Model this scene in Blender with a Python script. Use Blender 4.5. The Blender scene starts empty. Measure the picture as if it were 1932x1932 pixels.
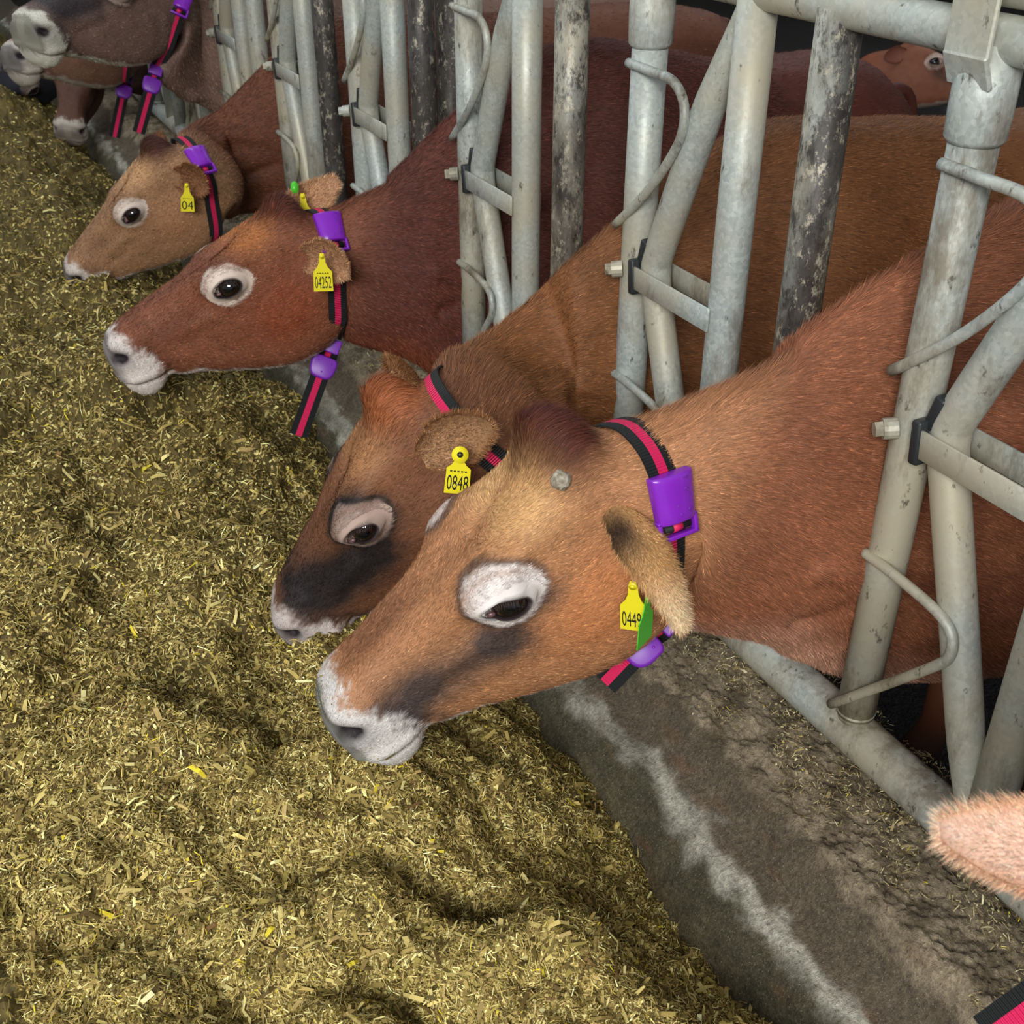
import bpy, bmesh, math, random
import numpy as np
from mathutils import Vector, Matrix
from mathutils.bvhtree import BVHTree

# ------------------------------------------------------------------ camera
S = bpy.context.scene
C = S.collection
PITCH, YAW, FPX = math.radians(31.8), math.radians(27.3), 2167.0
hz = np.array([math.sin(YAW), math.cos(YAW), 0]); RT = np.array([math.cos(YAW), -math.sin(YAW), 0.])
FW = math.cos(PITCH) * hz - math.sin(PITCH) * np.array([0, 0, 1.])
UP = math.sin(PITCH) * hz + math.cos(PITCH) * np.array([0, 0, 1.])
CAM = np.array([0, 0, 1.6])
cd = bpy.data.cameras.new('camera'); cam = bpy.data.objects.new('camera', cd); C.objects.link(cam)
cd.sensor_width = 36; cd.lens = 36 * FPX / 1932; cd.clip_start = .02; cd.clip_end = 100
cam.matrix_world = Matrix(((RT[0], UP[0], -FW[0], CAM[0]), (RT[1], UP[1], -FW[1], CAM[1]), (RT[2], UP[2], -FW[2], CAM[2]), (0, 0, 0, 1)))
cd.dof.use_dof = True; cd.dof.focus_distance = 1.7; cd.dof.aperture_fstop = 13
S.camera = cam

# ------------------------------------------------------------------ daylight and added fill lights
S.view_settings.view_transform = 'Standard'; S.view_settings.look = 'None'
S.view_settings.exposure = 0.0; S.view_settings.gamma = 1
w = bpy.data.worlds.new('daylight'); S.world = w; w.use_nodes = True
w.node_tree.nodes['Background'].inputs[0].default_value = (.88, .94, 1, 1)
w.node_tree.nodes['Background'].inputs[1].default_value = .36

def area(name, loc, aim, size, power, col):
    l = bpy.data.lights.new(name, 'AREA'); l.shape = 'RECTANGLE'; l.size, l.size_y = size; l.energy = power; l.color = col
    o = bpy.data.objects.new(name, l); C.objects.link(o); o.location = loc
    o.rotation_euler = (Vector(aim) - Vector(loc)).to_track_quat('-Z', 'Y').to_euler(); return o
area('side_opening_daylight', (-2.3, -2.2, 3.3), (.6, 2.0, .5), (2.6, 1.6), 285, (1, .985, .95))
area('barn_fill_light', (5.2, 6.0, 3.55), (5.0, 6.0, 0), (5.0, 8.0), 120, (.93, .97, 1))  # fill light added to lift the dark barn and the cows' backs
area('alley_top_fill', (-.6, 5.0, 4.6), (.5, 3.2, .4), (1.0, 6.0), 70, (.93, .97, 1))  # long area light added above the alley as overhead fill

# ------------------------------------------------------------------ helpers
def lin(*c):
    c = np.array(c, float) / 255; return np.where(c <= .04045, c / 12.92, ((c + .055) / 1.055) ** 2.4)
def px_ray(px, py):
    d = (px - 966) / FPX * RT + FW - (py - 966) / FPX * UP; return d / np.linalg.norm(d)
def unit(v): v = np.asarray(v, float); return v / (np.linalg.norm(v, axis=-1, keepdims=True) + 1e-12)
def sst(a, b, x): t = np.clip((x - a) / (b - a), 0, 1); return t * t * (3 - 2 * t)

class Noise:
    """smooth noise from a sum of random waves"""
    def __init__(s, seed, scale, n=26):
        r = np.random.RandomState(seed); s.k = unit(r.randn(n, 3)) * (r.uniform(.5, 1.7, (n, 1)) / scale * 2 * np.pi); s.p = r.uniform(0, 6.28, n); s.n = n
    def __call__(s, P): return np.sin(np.asarray(P) @ s.k.T + s.p).sum(1) / math.sqrt(s.n / 2) * .6

def mesh_of(name, V, faces, col=None, mats=(), mat_idx=None, smooth=True, uv=None):
    """faces: list of int arrays (n,3) or (n,4), or a list of tuples"""
    me = bpy.data.meshes.new(name)
    if isinstance(faces, list) and faces and isinstance(faces[0], np.ndarray):
        loops = np.concatenate([f.ravel() for f in faces if len(f)])
        tot = np.concatenate([np.full(len(f), f.shape[1]) for f in faces if len(f)])
        me.vertices.add(len(V)); me.vertices.foreach_set('co', np.ascontiguousarray(V, np.float32).ravel())
        me.loops.add(len(loops)); me.loops.foreach_set('vertex_index', loops.astype(np.int32))
        me.polygons.add(len(tot)); me.polygons.foreach_set('loop_start', (np.cumsum(tot) - tot).astype(np.int32))
        me.update(calc_edges=True)
    else:
        me.from_pydata([tuple(v) for v in V], [], [tuple(f) for f in faces]); me.update()
    if col is not None:
        a = me.color_attributes.new('Col', 'FLOAT_COLOR', 'POINT')
        a.data.foreach_set('color', np.hstack([np.clip(col, 0, 1), np.ones((len(V), 1))]).astype(np.float32).ravel())
    if uv is not None:
        l = me.uv_layers.new(name='UVMap'); li = np.empty(len(me.loops), np.int32); me.loops.foreach_get('vertex_index', li)
        l.data.foreach_set('uv', uv[li].astype(np.float32).ravel())
    for m in mats: me.materials.append(m)
    if mat_idx is not None: me.polygons.foreach_set('material_index', np.asarray(mat_idx, np.int32))
    me.polygons.foreach_set('use_smooth', np.full(len(me.polygons), smooth)); me.validate(clean_customdata=False)
    return me

def put(name, me, origin=(0, 0, 0), parent=None):
    """link a mesh whose vertices are in world space; the origin goes to the thing's base"""
    o = bpy.data.objects.new(name, me)
    org = np.array(parent['_o'] if parent is not None else origin, float)
    me.transform(Matrix.Translation(Vector(-org)))
    if parent is not None: o.parent = parent
    else: o.location = Vector(org)
    o['_o'] = [float(x) for x in org]; C.objects.link(o); return o
def root(name, loc):
    o = bpy.data.objects.new(name, None); o.location = loc; o['_o'] = [float(x) for x in loc]; o.empty_display_size = .1; C.objects.link(o); return o
def tag(o, label=None, cat=None, group=None, kind=None):
    for k, v in (('label', label), ('category', cat), ('group', group), ('kind', kind)):
        if v: o[k] = v
    return o

class MB:
    """collects pieces of one part"""
    def __init__(s): s.V = []; s.F = []; s.n = 0; s.c = []; s.m = []
    def add(s, V, F, col=None, mi=0):
        V = np.asarray(V, float); s.V.append(V)
        for f in F: s.F.append(tuple(int(i) + s.n for i in f)); s.m.append(mi)
        s.c.append(np.tile(col, (len(V), 1)) if col is not None and np.ndim(col) == 1 else (col if col is not None else np.ones((len(V), 3)) * .5)); s.n += len(V); return s
    def out(s, name, mats, origin=(0, 0, 0), parent=None, smooth=True, bevel=0):
        mats = mats if isinstance(mats, (list, tuple)) else [mats]
        me = mesh_of(name, np.vstack(s.V), s.F, np.vstack(s.c), mats, s.m, smooth)
        o = put(name, me, origin, parent)
        return o

def crv(P, n=8, closed=False):
    P = np.asarray(P, float); out = []
    m = len(P); rng = range(m if closed else m - 1)
    for i in rng:
        p0 = P[(i - 1) % m] if closed or i > 0 else 2 * P[0] - P[1]
        p1, p2 = P[i], P[(i + 1) % m]
        p3 = P[(i + 2) % m] if closed or i + 2 < m else 2 * P[-1] - P[-2]
        for k in range(n):
            t = k / n; out.append(.5 * (2 * p1 + (p2 - p0) * t + (2 * p0 - 5 * p1 + 4 * p2 - p3) * t * t + (3 * p1 - p0 - 3 * p2 + p3) * t ** 3))
    if not closed: out.append(P[-1])
    return np.array(out)

def frames(P, ref=None):
    T = unit(np.gradient(P, axis=0)); N = []
    r = np.array(ref if ref is not None else (0, 0, 1.) if abs(T[0][2]) < .9 else (1., 0, 0))
    for t in T:
        r = r - t * (r @ t); r = r / np.linalg.norm(r); N.append(r.copy())
    N = np.array(N); return T, N, np.cross(T, N)

def tube(P, r, n=20, cap=True, sq=None):
    P = np.asarray(P, float); r = np.broadcast_to(np.asarray(r, float), (len(P),))
    T, N, B = frames(P); a = np.linspace(0, 2 * np.pi, n, endpoint=False)
    V = (P[:, None] + r[:, None, None] * (np.cos(a)[None, :, None] * N[:, None] + (sq or 1) * np.sin(a)[None, :, None] * B[:, None])).reshape(-1, 3)
    F = [(i * n + j, i * n + (j + 1) % n, (i + 1) * n + (j + 1) % n, (i + 1) * n + j) for i in range(len(P) - 1) for j in range(n)]
    if cap: F += [tuple(range(n))[::-1], tuple((len(P) - 1) * n + j for j in range(n))]
    return V, F

def bev_box(sx, sy, sz, b=.004, seg=3, M=None, taper=None):
    bm = bmesh.new(); bmesh.ops.create_cube(bm, size=1)
    for v in bm.verts: v.co = Vector((v.co.x * sx, v.co.y * sy, v.co.z * sz))
    if b: bmesh.ops.bevel(bm, geom=list(bm.edges), offset=b, segments=seg, affect='EDGES', profile=.5)
    V = np.array([v.co[:] for v in bm.verts]); bm.faces.ensure_lookup_table(); bm.verts.index_update()
    F = [tuple(v.index for v in f.verts) for f in bm.faces]; bm.free()
    if taper: V = taper(V)
    if M is not None: V = V @ M[:3, :3].T + M[:3, 3]
    return V, F
def basis(o, x, y, z):
    M = np.eye(4); M[:3, 0], M[:3, 1], M[:3, 2], M[:3, 3] = x, y, z, o; return M

# ------------------------------------------------------------------ materials
def mat(name, col=None, rough=.5, metal=0, spec=.5, vcol=False):
    m = bpy.data.materials.new(name); m.use_nodes = True; b = m.node_tree.nodes['Principled BSDF']
    if col is not None: b.inputs['Base Color'].default_value = (*col, 1)
    b.inputs['Roughness'].default_value = rough; b.inputs['Metallic'].default_value = metal; b.inputs['Specular IOR Level'].default_value = spec
    if vcol:
        a = m.node_tree.nodes.new('ShaderNodeVertexColor'); a.layer_name = 'Col'; m.node_tree.links.new(a.outputs[0], b.inputs['Base Color'])
    return m
def nd(m, t, **k):
    n = m.node_tree.nodes.new(t)
    for a, v in k.items():
        if a.startswith('i_'): n.inputs[a[2:].replace('_', ' ')].default_value = v
        else: setattr(n, a, v)
    return n
def lk(m, a, b): m.node_tree.links.new(a, b)
def coords(m): return nd(m, 'ShaderNodeTexCoord').outputs['Object']
def noise(m, co, scale, detail=4, rough=.6, stretch=None):
    if stretch is not None:
        mp = nd(m, 'ShaderNodeMapping'); mp.inputs['Scale'].default_value = stretch; lk(m, co, mp.inputs[0]); co = mp.outputs[0]
    n = nd(m, 'ShaderNodeTexNoise', i_Scale=scale, i_Detail=detail, i_Roughness=rough); lk(m, co, n.inputs['Vector']); return n.outputs['Fac']
def ramp(m, f, stops):
    r = nd(m, 'ShaderNodeValToRGB'); e = r.color_ramp.elements
    while len(e) < len(stops): e.new(.5)
    for q, (p, c) in zip(e, stops): q.position = p; q.color = (*(c if np.ndim(c) else (c,) * 3), 1)
    lk(m, f, r.inputs[0]); return r.outputs[0]
def mix(m, f, a, b, t='MIX'):
    x = nd(m, 'ShaderNodeMix', data_type='RGBA', blend_type=t)
    for s, v in ((0, f), (6, a), (7, b)):
        if hasattr(v, 'node'): lk(m, v, x.inputs[s])
        else: x.inputs[s].default_value = v if s == 0 else (*v, 1)
    return x.outputs[2]
def bump(m, h, strength=.3, dist=.002):
    b = nd(m, 'ShaderNodeBump', i_Strength=strength, i_Distance=dist); lk(m, h, b.inputs['Height'])
    p = m.node_tree.nodes['Principled BSDF']; lk(m, b.outputs[0], p.inputs['Normal'])
def base(m, c): lk(m, c, m.node_tree.nodes['Principled BSDF'].inputs['Base Color'])

M_fur = mat('cow_coat', rough=.62, spec=.28, vcol=True)
co = coords(M_fur)
bump(M_fur, noise(M_fur, co, 420, 3, .6), .25, .0015)

def galv(name, grime):
    m = mat(name, rough=.42, metal=.25, spec=.5); co = coords(m)
    vor = nd(m, 'ShaderNodeTexVoronoi', i_Scale=170.); lk(m, co, vor.inputs['Vector'])
    sp = ramp(m, vor.outputs['Color'], [(.1, lin(160, 170, 170)), (.5, lin(174, 184, 182)), (.9, lin(190, 198, 194))])
    big = noise(m, co, 3.2, 5, .62)
    c = mix(m, ramp(m, big, [(.36, 0.), (.62, .9)]), sp, lin(182, 174, 150))
    d = noise(m, co, 9, 6, .75, (1, 1, .35))
    c = mix(m, ramp(m, d, [(.60 - grime * .18, 0.), (.74 - grime * .16, .55 + .4 * grime)]), c, lin(104, 92, 72))
    e = noise(m, co, 46, 4, .7, (1, 1, .5))
    c = mix(m, ramp(m, e, [(.66 - grime * .10, 0.), (.74 - grime * .1, .8)]), c, lin(66, 58, 46))
    if grime > .7:
        g = noise(m, co, 5, 4, .6, (1, 1, .3))
        c = mix(m, ramp(m, g, [(.34, 0.), (.50, .92)]), c, lin(62, 58, 56))
        c = mix(m, ramp(m, noise(m, co, 34, 5, .8, (1, 1, .5)), [(.50, 0.), (.60, .8)]), c, lin(42, 38, 38))
        c = mix(m, ramp(m, noise(m, co, 52, 5, .8, (1, 1, .6)), [(.54, 0.), (.64, .85)]), c, lin(178, 170, 150))
    base(m, c); bump(m, e, .35, .0012)
    rr = nd(m, 'ShaderNodeMapRange', i_To_Min=.32, i_To_Max=.75); lk(m, d, rr.inputs[0]); lk(m, rr.outputs[0], m.node_tree.nodes['Principled BSDF'].inputs['Roughness'])
    return m
M_galv = galv('galvanised_pipe', .34); M_grime = galv('grimy_galvanised_pipe', 1.0); M_galv2 = galv('dusty_galvanised_pipe', .62)
M_rubber = mat('black_rubber', lin(38, 42, 44), .45)
M_purple = mat('purple_plastic', lin(132, 40, 190), .22, spec=.55)
M_purple_d = mat('purple_plastic_matte', lin(118, 42, 172), .4, spec=.5)
M_yellow = mat('yellow_tag_plastic', lin(236, 222, 40), .4)
M_green = mat('green_tag_plastic', lin(82, 196, 50), .35)
M_ink = mat('black_print', lin(22, 22, 24), .6)
M_black = mat('black_webbing', lin(17, 20, 22), .7)
M_pink = mat('pink_webbing', lin(224, 28, 92), .6)
for m in (M_black, M_pink):
    uvn = nd(m, 'ShaderNodeUVMap'); wv = nd(m, 'ShaderNodeTexWave', i_Scale=75., bands_direction='X'); wv.inputs['Scale'].default_value = 75
    lk(m, uvn.outputs[0], wv.inputs['Vector']); bump(m, wv.outputs['Fac'], .9, .0022)
M_steel = mat('steel_buckle', lin(190, 190, 190), .25, .9)
M_eye = mat('wet_dark_eye', rough=.04, spec=.7, vcol=True)
M_nose = mat('wet_nose_skin', rough=.3, spec=.6, vcol=True)
M_horn = mat('horn', lin(168, 158, 138), .6)
co = coords(M_horn); bump(M_horn, noise(M_horn, co, 160, 4), .6, .003); base(M_horn, ramp(M_horn, noise(M_horn, co, 120, 3), [(.35, lin(120, 108, 88)), (.7, lin(196, 190, 172))]))

M_conc = mat('stained_concrete', rough=.85, spec=.25, vcol=True)
n_ = M_conc.node_tree; vc = [x for x in n_.nodes if x.type == 'VERTEX_COLOR'][0]; co = coords(M_conc)
f1 = noise(M_conc, co, 130, 5, .75); f2 = noise(M_conc, co, 22, 5, .65)
c = mix(M_conc, .8, vc.outputs[0], ramp(M_conc, f1, [(.3, .45), (.5, 1.), (.68, 1.7)]), 'MULTIPLY')
c = mix(M_conc, .7, c, ramp(M_conc, f2, [(.3, .65), (.5, 1.), (.7, 1.25)]), 'MULTIPLY'); f3 = noise(M_conc, co, 330, 3, .8); c = mix(M_conc, ramp(M_conc, f3, [(.60, 0.), (.66, .55)]), c, lin(196, 186, 164)); c = mix(M_conc, ramp(M_conc, noise(M_conc, co, 75, 4, .8), [(.58, 0.), (.68, .6)]), c, lin(58, 50, 40)); base(M_conc, c); bump(M_conc, f1, 1.0, .009)
M_feed = mat('chopped_silage', rough=.7, spec=.2, vcol=True)
M_wet = mat('wet_slurry_floor', lin(30, 28, 25), .10, spec=.9)
co = coords(M_wet); bump(M_wet, noise(M_wet, co, 16, 6, .75), 1.0, .09)
M_dark = mat('dark_barn_boarding', lin(60, 54, 48), .8)
co = coords(M_dark); base(M_dark, ramp(M_dark, noise(M_dark, co, 3, 5, .7, (1, 1, 6)), [(.3, lin(38, 34, 32)), (.7, lin(92, 86, 78))]))
M_roof = mat('barn_roof_sheet', lin(96, 92, 86), .8)

# ------------------------------------------------------------------ feed, kerb, barn
def grid_mesh(name, xs, ys, H, colf, m, origin):
    X, Y = np.meshgrid(xs, ys); P = np.stack([X.ravel(), Y.ravel(), np.zeros(X.size)], 1); P = H(P)
    nx, ny = len(xs), len(ys); i = np.arange(ny - 1)[:, None] * nx + np.arange(nx - 1)[None]
    F = np.stack([i, i + 1, i + nx + 1, i + nx], -1).reshape(-1, 4)
    return put(name, mesh_of(name, P, [F], colf(P), [m]), origin)

_nA, _nB, _nC, _nD = Noise(3, .55), Noise(4, .21), Noise(5, .075), Noise(6, .03)
MOUNDS = [(.20, 1.34, .17, .05), (.40, 1.18, .12, .075), (.44, .80, .14, .05), (.30, 1.75, .16, .02), (.36, 2.66, .15, .05), (.05, 1.9, .25, .04), (.1, 2.8, .25, .05), (.15, .9, .2, .03)]
def px_ground(px, py, z=.38): r = px_ray(px, py); return CAM + r * (z - CAM[2]) / r[2]
HOLLOWS = [(565, 1400, .13, .035, .065), (760, 1655, .15, .035, .05), (690, 1890, .17, .03, .045), (180, 1350, .15, .03, .03), (330, 1275, .10, .025, .03), (1010, 1520, .06, .03, .03), (200, 1800, .10, .03, .03), (430, 1180, .10, .03, .03), (240, 1010, .16, .04, .03), (150, 1130, .12, .04, .03), (470, 860, .12, .05, .03), (330, 760, .10, .06, .04), (1000, 1700, .05, .03, .03)]
RIDGES = [(430, 1415, .16, .035, .035), (720, 1740, .16, .05, .03), (900, 1500, .08, .04, .02), (250, 1450, .1, .05, .02), (1050, 1800, .08, .05, .03), (350, 1650, .12, .06, .02)]
PITS = [(.33, 1.335, .09, .06), (.36, .93, .11, .06), (.52, 1.02, .10, .05), (.43, 1.64, .09, .05), (.36, 2.52, .12, .05), (.35, 3.56, .12, .05), (.44, 1.30, .07, .04), (.22, 2.2, .10, .04), (.12, 1.55, .08, .035), (.36, .72, .08, .05), (.25, 1.05, .06, .03)]
def feed_h(x, y):
    P = np.stack([x, y * .8, 0 * x], 1)
    t = np.clip((.78 + .025 * np.sin(y * 5.1) + .02 * np.sin(y * 11.7 + 1) - x) / .40, -.6, 1)
    z = .155 + .235 * np.where(t > 0, np.sin(t * np.pi / 2) ** 1.05, t * .8)
    z = z + .02 * sst(.3, -.4, x) + (_nA(P) * .022 + _nB(P) * .024) * sst(-.05, .35, t) + _nC(P) * .011 + _nD(P) * .006
    for mx, my, r, h in MOUNDS: z = z + h * np.exp(-(((x - mx) ** 2 + (y - my) ** 2) / (2 * (r * .6) ** 2)))
    for mx, my, r, h in PITS: z = z - h * np.exp(-(((x - mx) ** 2 + ((y - my) * 1.25) ** 2) / (2 * (r * .62) ** 2)))
    for L_, sg in ((HOLLOWS, -1), (RIDGES, 1)):
        for px, py, wu, wv, h in L_:
            c = px_ground(px, py); du = (x - c[0]) * RT[0] + (y - c[1]) * RT[1]; dv = (x - c[0]) * hz[0] + (y - c[1]) * hz[1] + .02 * np.sin(du * 22 + px); z = z + sg * h * np.exp(-(du / wu) ** 2 - (dv / wv) ** 2)
    return z
def feed_H(P): P = P.copy(); P[:, 2] = feed_h(P[:, 0], P[:, 1]); return P
rs = np.random.RandomState(11)
PAL = np.array([lin(*c) for c in [(196, 176, 108), (168, 146, 84), (132, 112, 62), (92, 74, 40), (226, 210, 144), (150, 134, 68), (178, 152, 98), (106, 92, 46), (240, 228, 164), (122, 92, 56)]])
PW = np.array([.17, .17, .16, .13, .08, .09, .07, .08, .03, .015]); PW /= PW.sum(); PAL = (PAL * .94 + PAL.mean(1, keepdims=True) * .06) * [1.04, 1.05, .93]

def flakes(P, N, sz, seed, palette=PAL, pw=PW, tilt=.75, long_share=.3, yellow=.008):
    """little bent chips and straws lying on the points P with normals N"""
    r = np.random.RandomState(seed); n = len(P)
    isl = r.rand(n) < long_share
    L = np.where(isl, r.uniform(.007, .019, n), r.uniform(.003, .0075, n)) * sz; W = np.where(isl, r.uniform(.0007, .0016, n), r.uniform(.0015, .0038, n)) * sz
    big = r.rand(n) < .012; L = np.where(big, r.uniform(.012, .03, n) * sz, L); W = np.where(big, r.uniform(.003, .006, n) * sz, W)
    N = unit(N + r.randn(n, 3) * tilt * .5); T = unit(np.cross(N, r.randn(n, 3))); B = np.cross(N, T)
    c = P + N * (L * .12)[:, None] + r.randn(n, 3) * .001; bend = N * (L * r.uniform(-.12, .3, n))[:, None]
    j = lambda: r.uniform(.7, 1.2, n)[:, None]
    V = np.stack([c - T * (L / 2)[:, None] * j() - B * (W / 2)[:, None], c - T * (L / 2)[:, None] * j() + B * (W / 2)[:, None] * j(),
                  c + bend + B * (W / 2)[:, None] * j(), c + bend - B * (W / 2)[:, None] * j(),
                  c + T * (L / 2)[:, None] * j() + B * (W / 3)[:, None], c + T * (L / 2)[:, None] * j() - B * (W / 3)[:, None] * j()], 1).reshape(-1, 3)
    k = np.arange(n)[:, None] * 6
    F = np.concatenate([k + np.array([[0, 3, 2, 1]]), k + np.array([[3, 5, 4, 2]])])
    col = palette[r.choice(len(palette), n, p=pw)] * r.uniform(.7, 1.25, (n, 1))
    y = r.rand(n) < yellow; col[y] = lin(226, 206, 60) * r.uniform(.7, 1.1, (y.sum(), 1)); col[isl] = col[isl] * 1.22
    return V, F, np.repeat(col, 6, 0)

ys = .25 + 9.2 * np.linspace(0, 1, 620) ** 1.75
xs = np.concatenate([np.linspace(-1.9, -.5, 110)[:-1], np.linspace(-.5, .86, 260)])
X, Y = np.meshgrid(xs, ys); Pg = feed_H(np.stack([X.ravel(), Y.ravel(), 0 * X.ravel()], 1))
nx, ny = len(xs), len(ys); i = np.arange(ny - 1)[:, None] * nx + np.arange(nx - 1)[None]
Fg = np.stack([i, i + 1, i + nx + 1, i + nx], -1).reshape(-1, 4)
cg = lin(92, 80, 44) * (1 + .35 * Noise(8, .012)(Pg)[:, None]) * (1 + .15 * Noise(9, .3)(Pg)[:, None])
# more chips where the heap is nearer, so that it reads as chopped feed everywhere
pts = []
nf = 640000
d = 1.0 / rs.uniform(1 / 8, 1 / .62, nf * 2); a = np.where(rs.rand(nf * 2) < .85, rs.uniform(-.60, .60, nf * 2), rs.uniform(-1.25, 1.2, nf * 2))
ang = YAW + a; fx, fy = np.sin(ang) * d, np.cos(ang) * d
k = (fx > -1.8) & (fx < .84) & (fy > .3) & (fy < 9.3); fx, fy, d = fx[k][:nf], fy[k][:nf], d[k][:nf]
e = .006; hz0 = feed_h(fx, fy); Nf = unit(np.stack([-(feed_h(fx + e, fy) - hz0) / e, -(feed_h(fx, fy + e) - hz0) / e, np.ones(len(fx))], 1))
Vf, Ff, cf = flakes(np.stack([fx, fy, hz0], 1), Nf, 1.22 * np.clip(d / 1.25, .8, 4) ** .5, 5, long_share=.2)
feed = put('silage', mesh_of('silage', np.vstack([Pg, Vf]), [Fg, Ff + len(Pg)], np.vstack([cg, cf]), [M_feed], smooth=False), (.2, 2.5, .0))
tag(feed, 'heap of chopped yellow-green silage spread along the feed alley', 'feed', kind='stuff')

# kerb: a cast upstand with a worn, licked-smooth ridge on the feed side
PROF = np.array([(.50, -.02), (.66, .06), (.735, .13), (.78, .20), (.81, .232), (.85, .246), (.885, .270), (.910, .298), (.930, .312), (.96, .316), (1.02, .312), (1.12, .305), (1.19, .300), (1.205, .285), (1.21, -.15)])
seg = np.concatenate([[0], np.cumsum(np.linalg.norm(np.diff(PROF, axis=0), axis=1))])
su = np.concatenate([np.linspace(0, .15, 8)[:-1], np.linspace(.15, seg[-2], 150), [seg[-1]]])
prx, prz = np.interp(su, seg, PROF[:, 0]), np.interp(su, seg, PROF[:, 1])
ker = np.ones(7) / 7
prx[8:-9] = np.convolve(prx, ker, 'same')[8:-9]; prz[8:-9] = np.convolve(prz, ker, 'same')[8:-9]
yk = .1 + 9.6 * np.linspace(0, 1, 900) ** 1.7
SX, YK = np.meshgrid(np.arange(len(su)), yk)
Pk = np.stack([prx[SX.ravel()], YK.ravel(), prz[SX.ravel()]], 1)
k1, k2, k3, k4 = Noise(21, .5), Noise(22, .09), Noise(23, .022), Noise(24, .011)
top = sst(.90, .94, Pk[:, 0]) * (Pk[:, 2] > .2)
Pk[:, 2] += top * (k2(Pk) * .006 + k3(Pk) * .0030 + k4(Pk) * .0044) + (1 - top) * (k2(Pk * [1, .35, 1]) * .005 + k3(Pk * [1, .4, 1]) * .0012 + k4(Pk) * .0004)
Pk[:, 0] += (1 - top) * (k1(Pk) * .010)
Pk[:, 2] += .012 * np.exp(-((Pk[:, 0] - .925 - .01 * np.sin(Pk[:, 1] * 4)) / .022) ** 2) * sst(1.2, .7, Pk[:, 1])
xk = Pk[:, 0] + .014 * k1(Pk * [0, 1, 0]) + .009 * k2(Pk) + .004 * k3(Pk * [1, .4, 1])
C_rough, C_dark, C_ridge, C_tan = lin(168, 153, 128), lin(106, 96, 80), lin(198, 195, 180), lin(112, 102, 78)
def mixc(a, b, t): return a * (1 - t[:, None]) + b * t[:, None]
k5, k6 = Noise(25, .045), Noise(26, .16)
ck = np.tile(C_tan, (len(Pk), 1))
ck = mixc(ck, lin(88, 84, 66), sst(.745, .775, xk))
ck = mixc(ck, C_ridge, sst(.796, .822, xk) * (.7 + .35 * k6(Pk * [1, .4, 1]) + .25 * k5(Pk * [1, .3, 1])).clip(0, 1))
ck = mixc(ck, lin(112, 100, 84), sst(.832, .850, xk)); ck = mixc(ck, C_dark, sst(.850, .872, xk) * (.8 + .2 * k5(Pk)).clip(0, 1)); ck = mixc(ck, C_rough, sst(.905, .925, xk))
ck = mixc(ck, lin(98, 86, 66), top * sst(-.2, .9, k2(Pk * 1.3) + .4 * k3(Pk)) * .75); ck = mixc(ck, lin(146, 132, 108), top * sst(.6, 1.6, k4(Pk) + .6 * k3(Pk)) * .6)
ck = mixc(ck, lin(66, 56, 42), top * sst(1.02, 1.16, Pk[:, 0]) * .45)
ck = mixc(ck, lin(124, 92, 66), (1 - top) * sst(.5, 1.5, k5(Pk * [1, .4, 1] + 3)) * .4); ck = mixc(ck, lin(196, 192, 178), (1 - top) * sst(.9, 1.6, k3(Pk * [1, .3, 1]) + .5 * k6(Pk)) * sst(.79, .81, xk) * sst(.87, .84, xk) * .6)
ns = len(su); i = np.arange(len(yk) - 1)[:, None] * ns + np.arange(ns - 1)[None]
Fk = np.stack([i, i + 1, i + ns + 1, i + ns], -1).reshape(-1, 4)
kerb = put('floor_kerb', mesh_of('floor_kerb', Pk, [Fk], ck, [M_conc]), (1, 3, 0)); tag(kerb, 'worn concrete kerb between the feed alley and the barn', 'kerb', kind='structure')
# chaff lying on the kerb
n = 22000; cx = rs.uniform(.915, 1.195, n * 3); cy = .25 + 4.6 * rs.rand(n * 3) ** 1.6
dens = sst(.35, 1.3, .75 + .8 * k2(np.stack([cx, cy * .6, 0 * cx], 1)) + .7 * sst(.97, 1.08, cx) - .55 * (cx < .965)); kk = rs.rand(n * 3) < dens; cx, cy = cx[kk][:n], cy[kk][:n]
cz = np.full(len(cx), .322) + k2(np.stack([cx, cy, cx * 0 + .31], 1)) * .005
Vc, Fc, cc = flakes(np.stack([cx, cy, cz], 1), np.tile([0, 0, 1.], (len(cx), 1)), .72 + .3 * cy / 2, 9, tilt=.35, long_share=.5, palette=PAL * .62 + PAL.mean(1, keepdims=True) * .25)
chaff = put('scattered_chaff', mesh_of('scattered_chaff', Vc, [Fc], cc, [M_feed], smooth=False), (1.05, 1, .32)); tag(chaff, 'loose chaff and straw bits lying on the rough kerb top', 'straw', kind='stuff')

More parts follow.
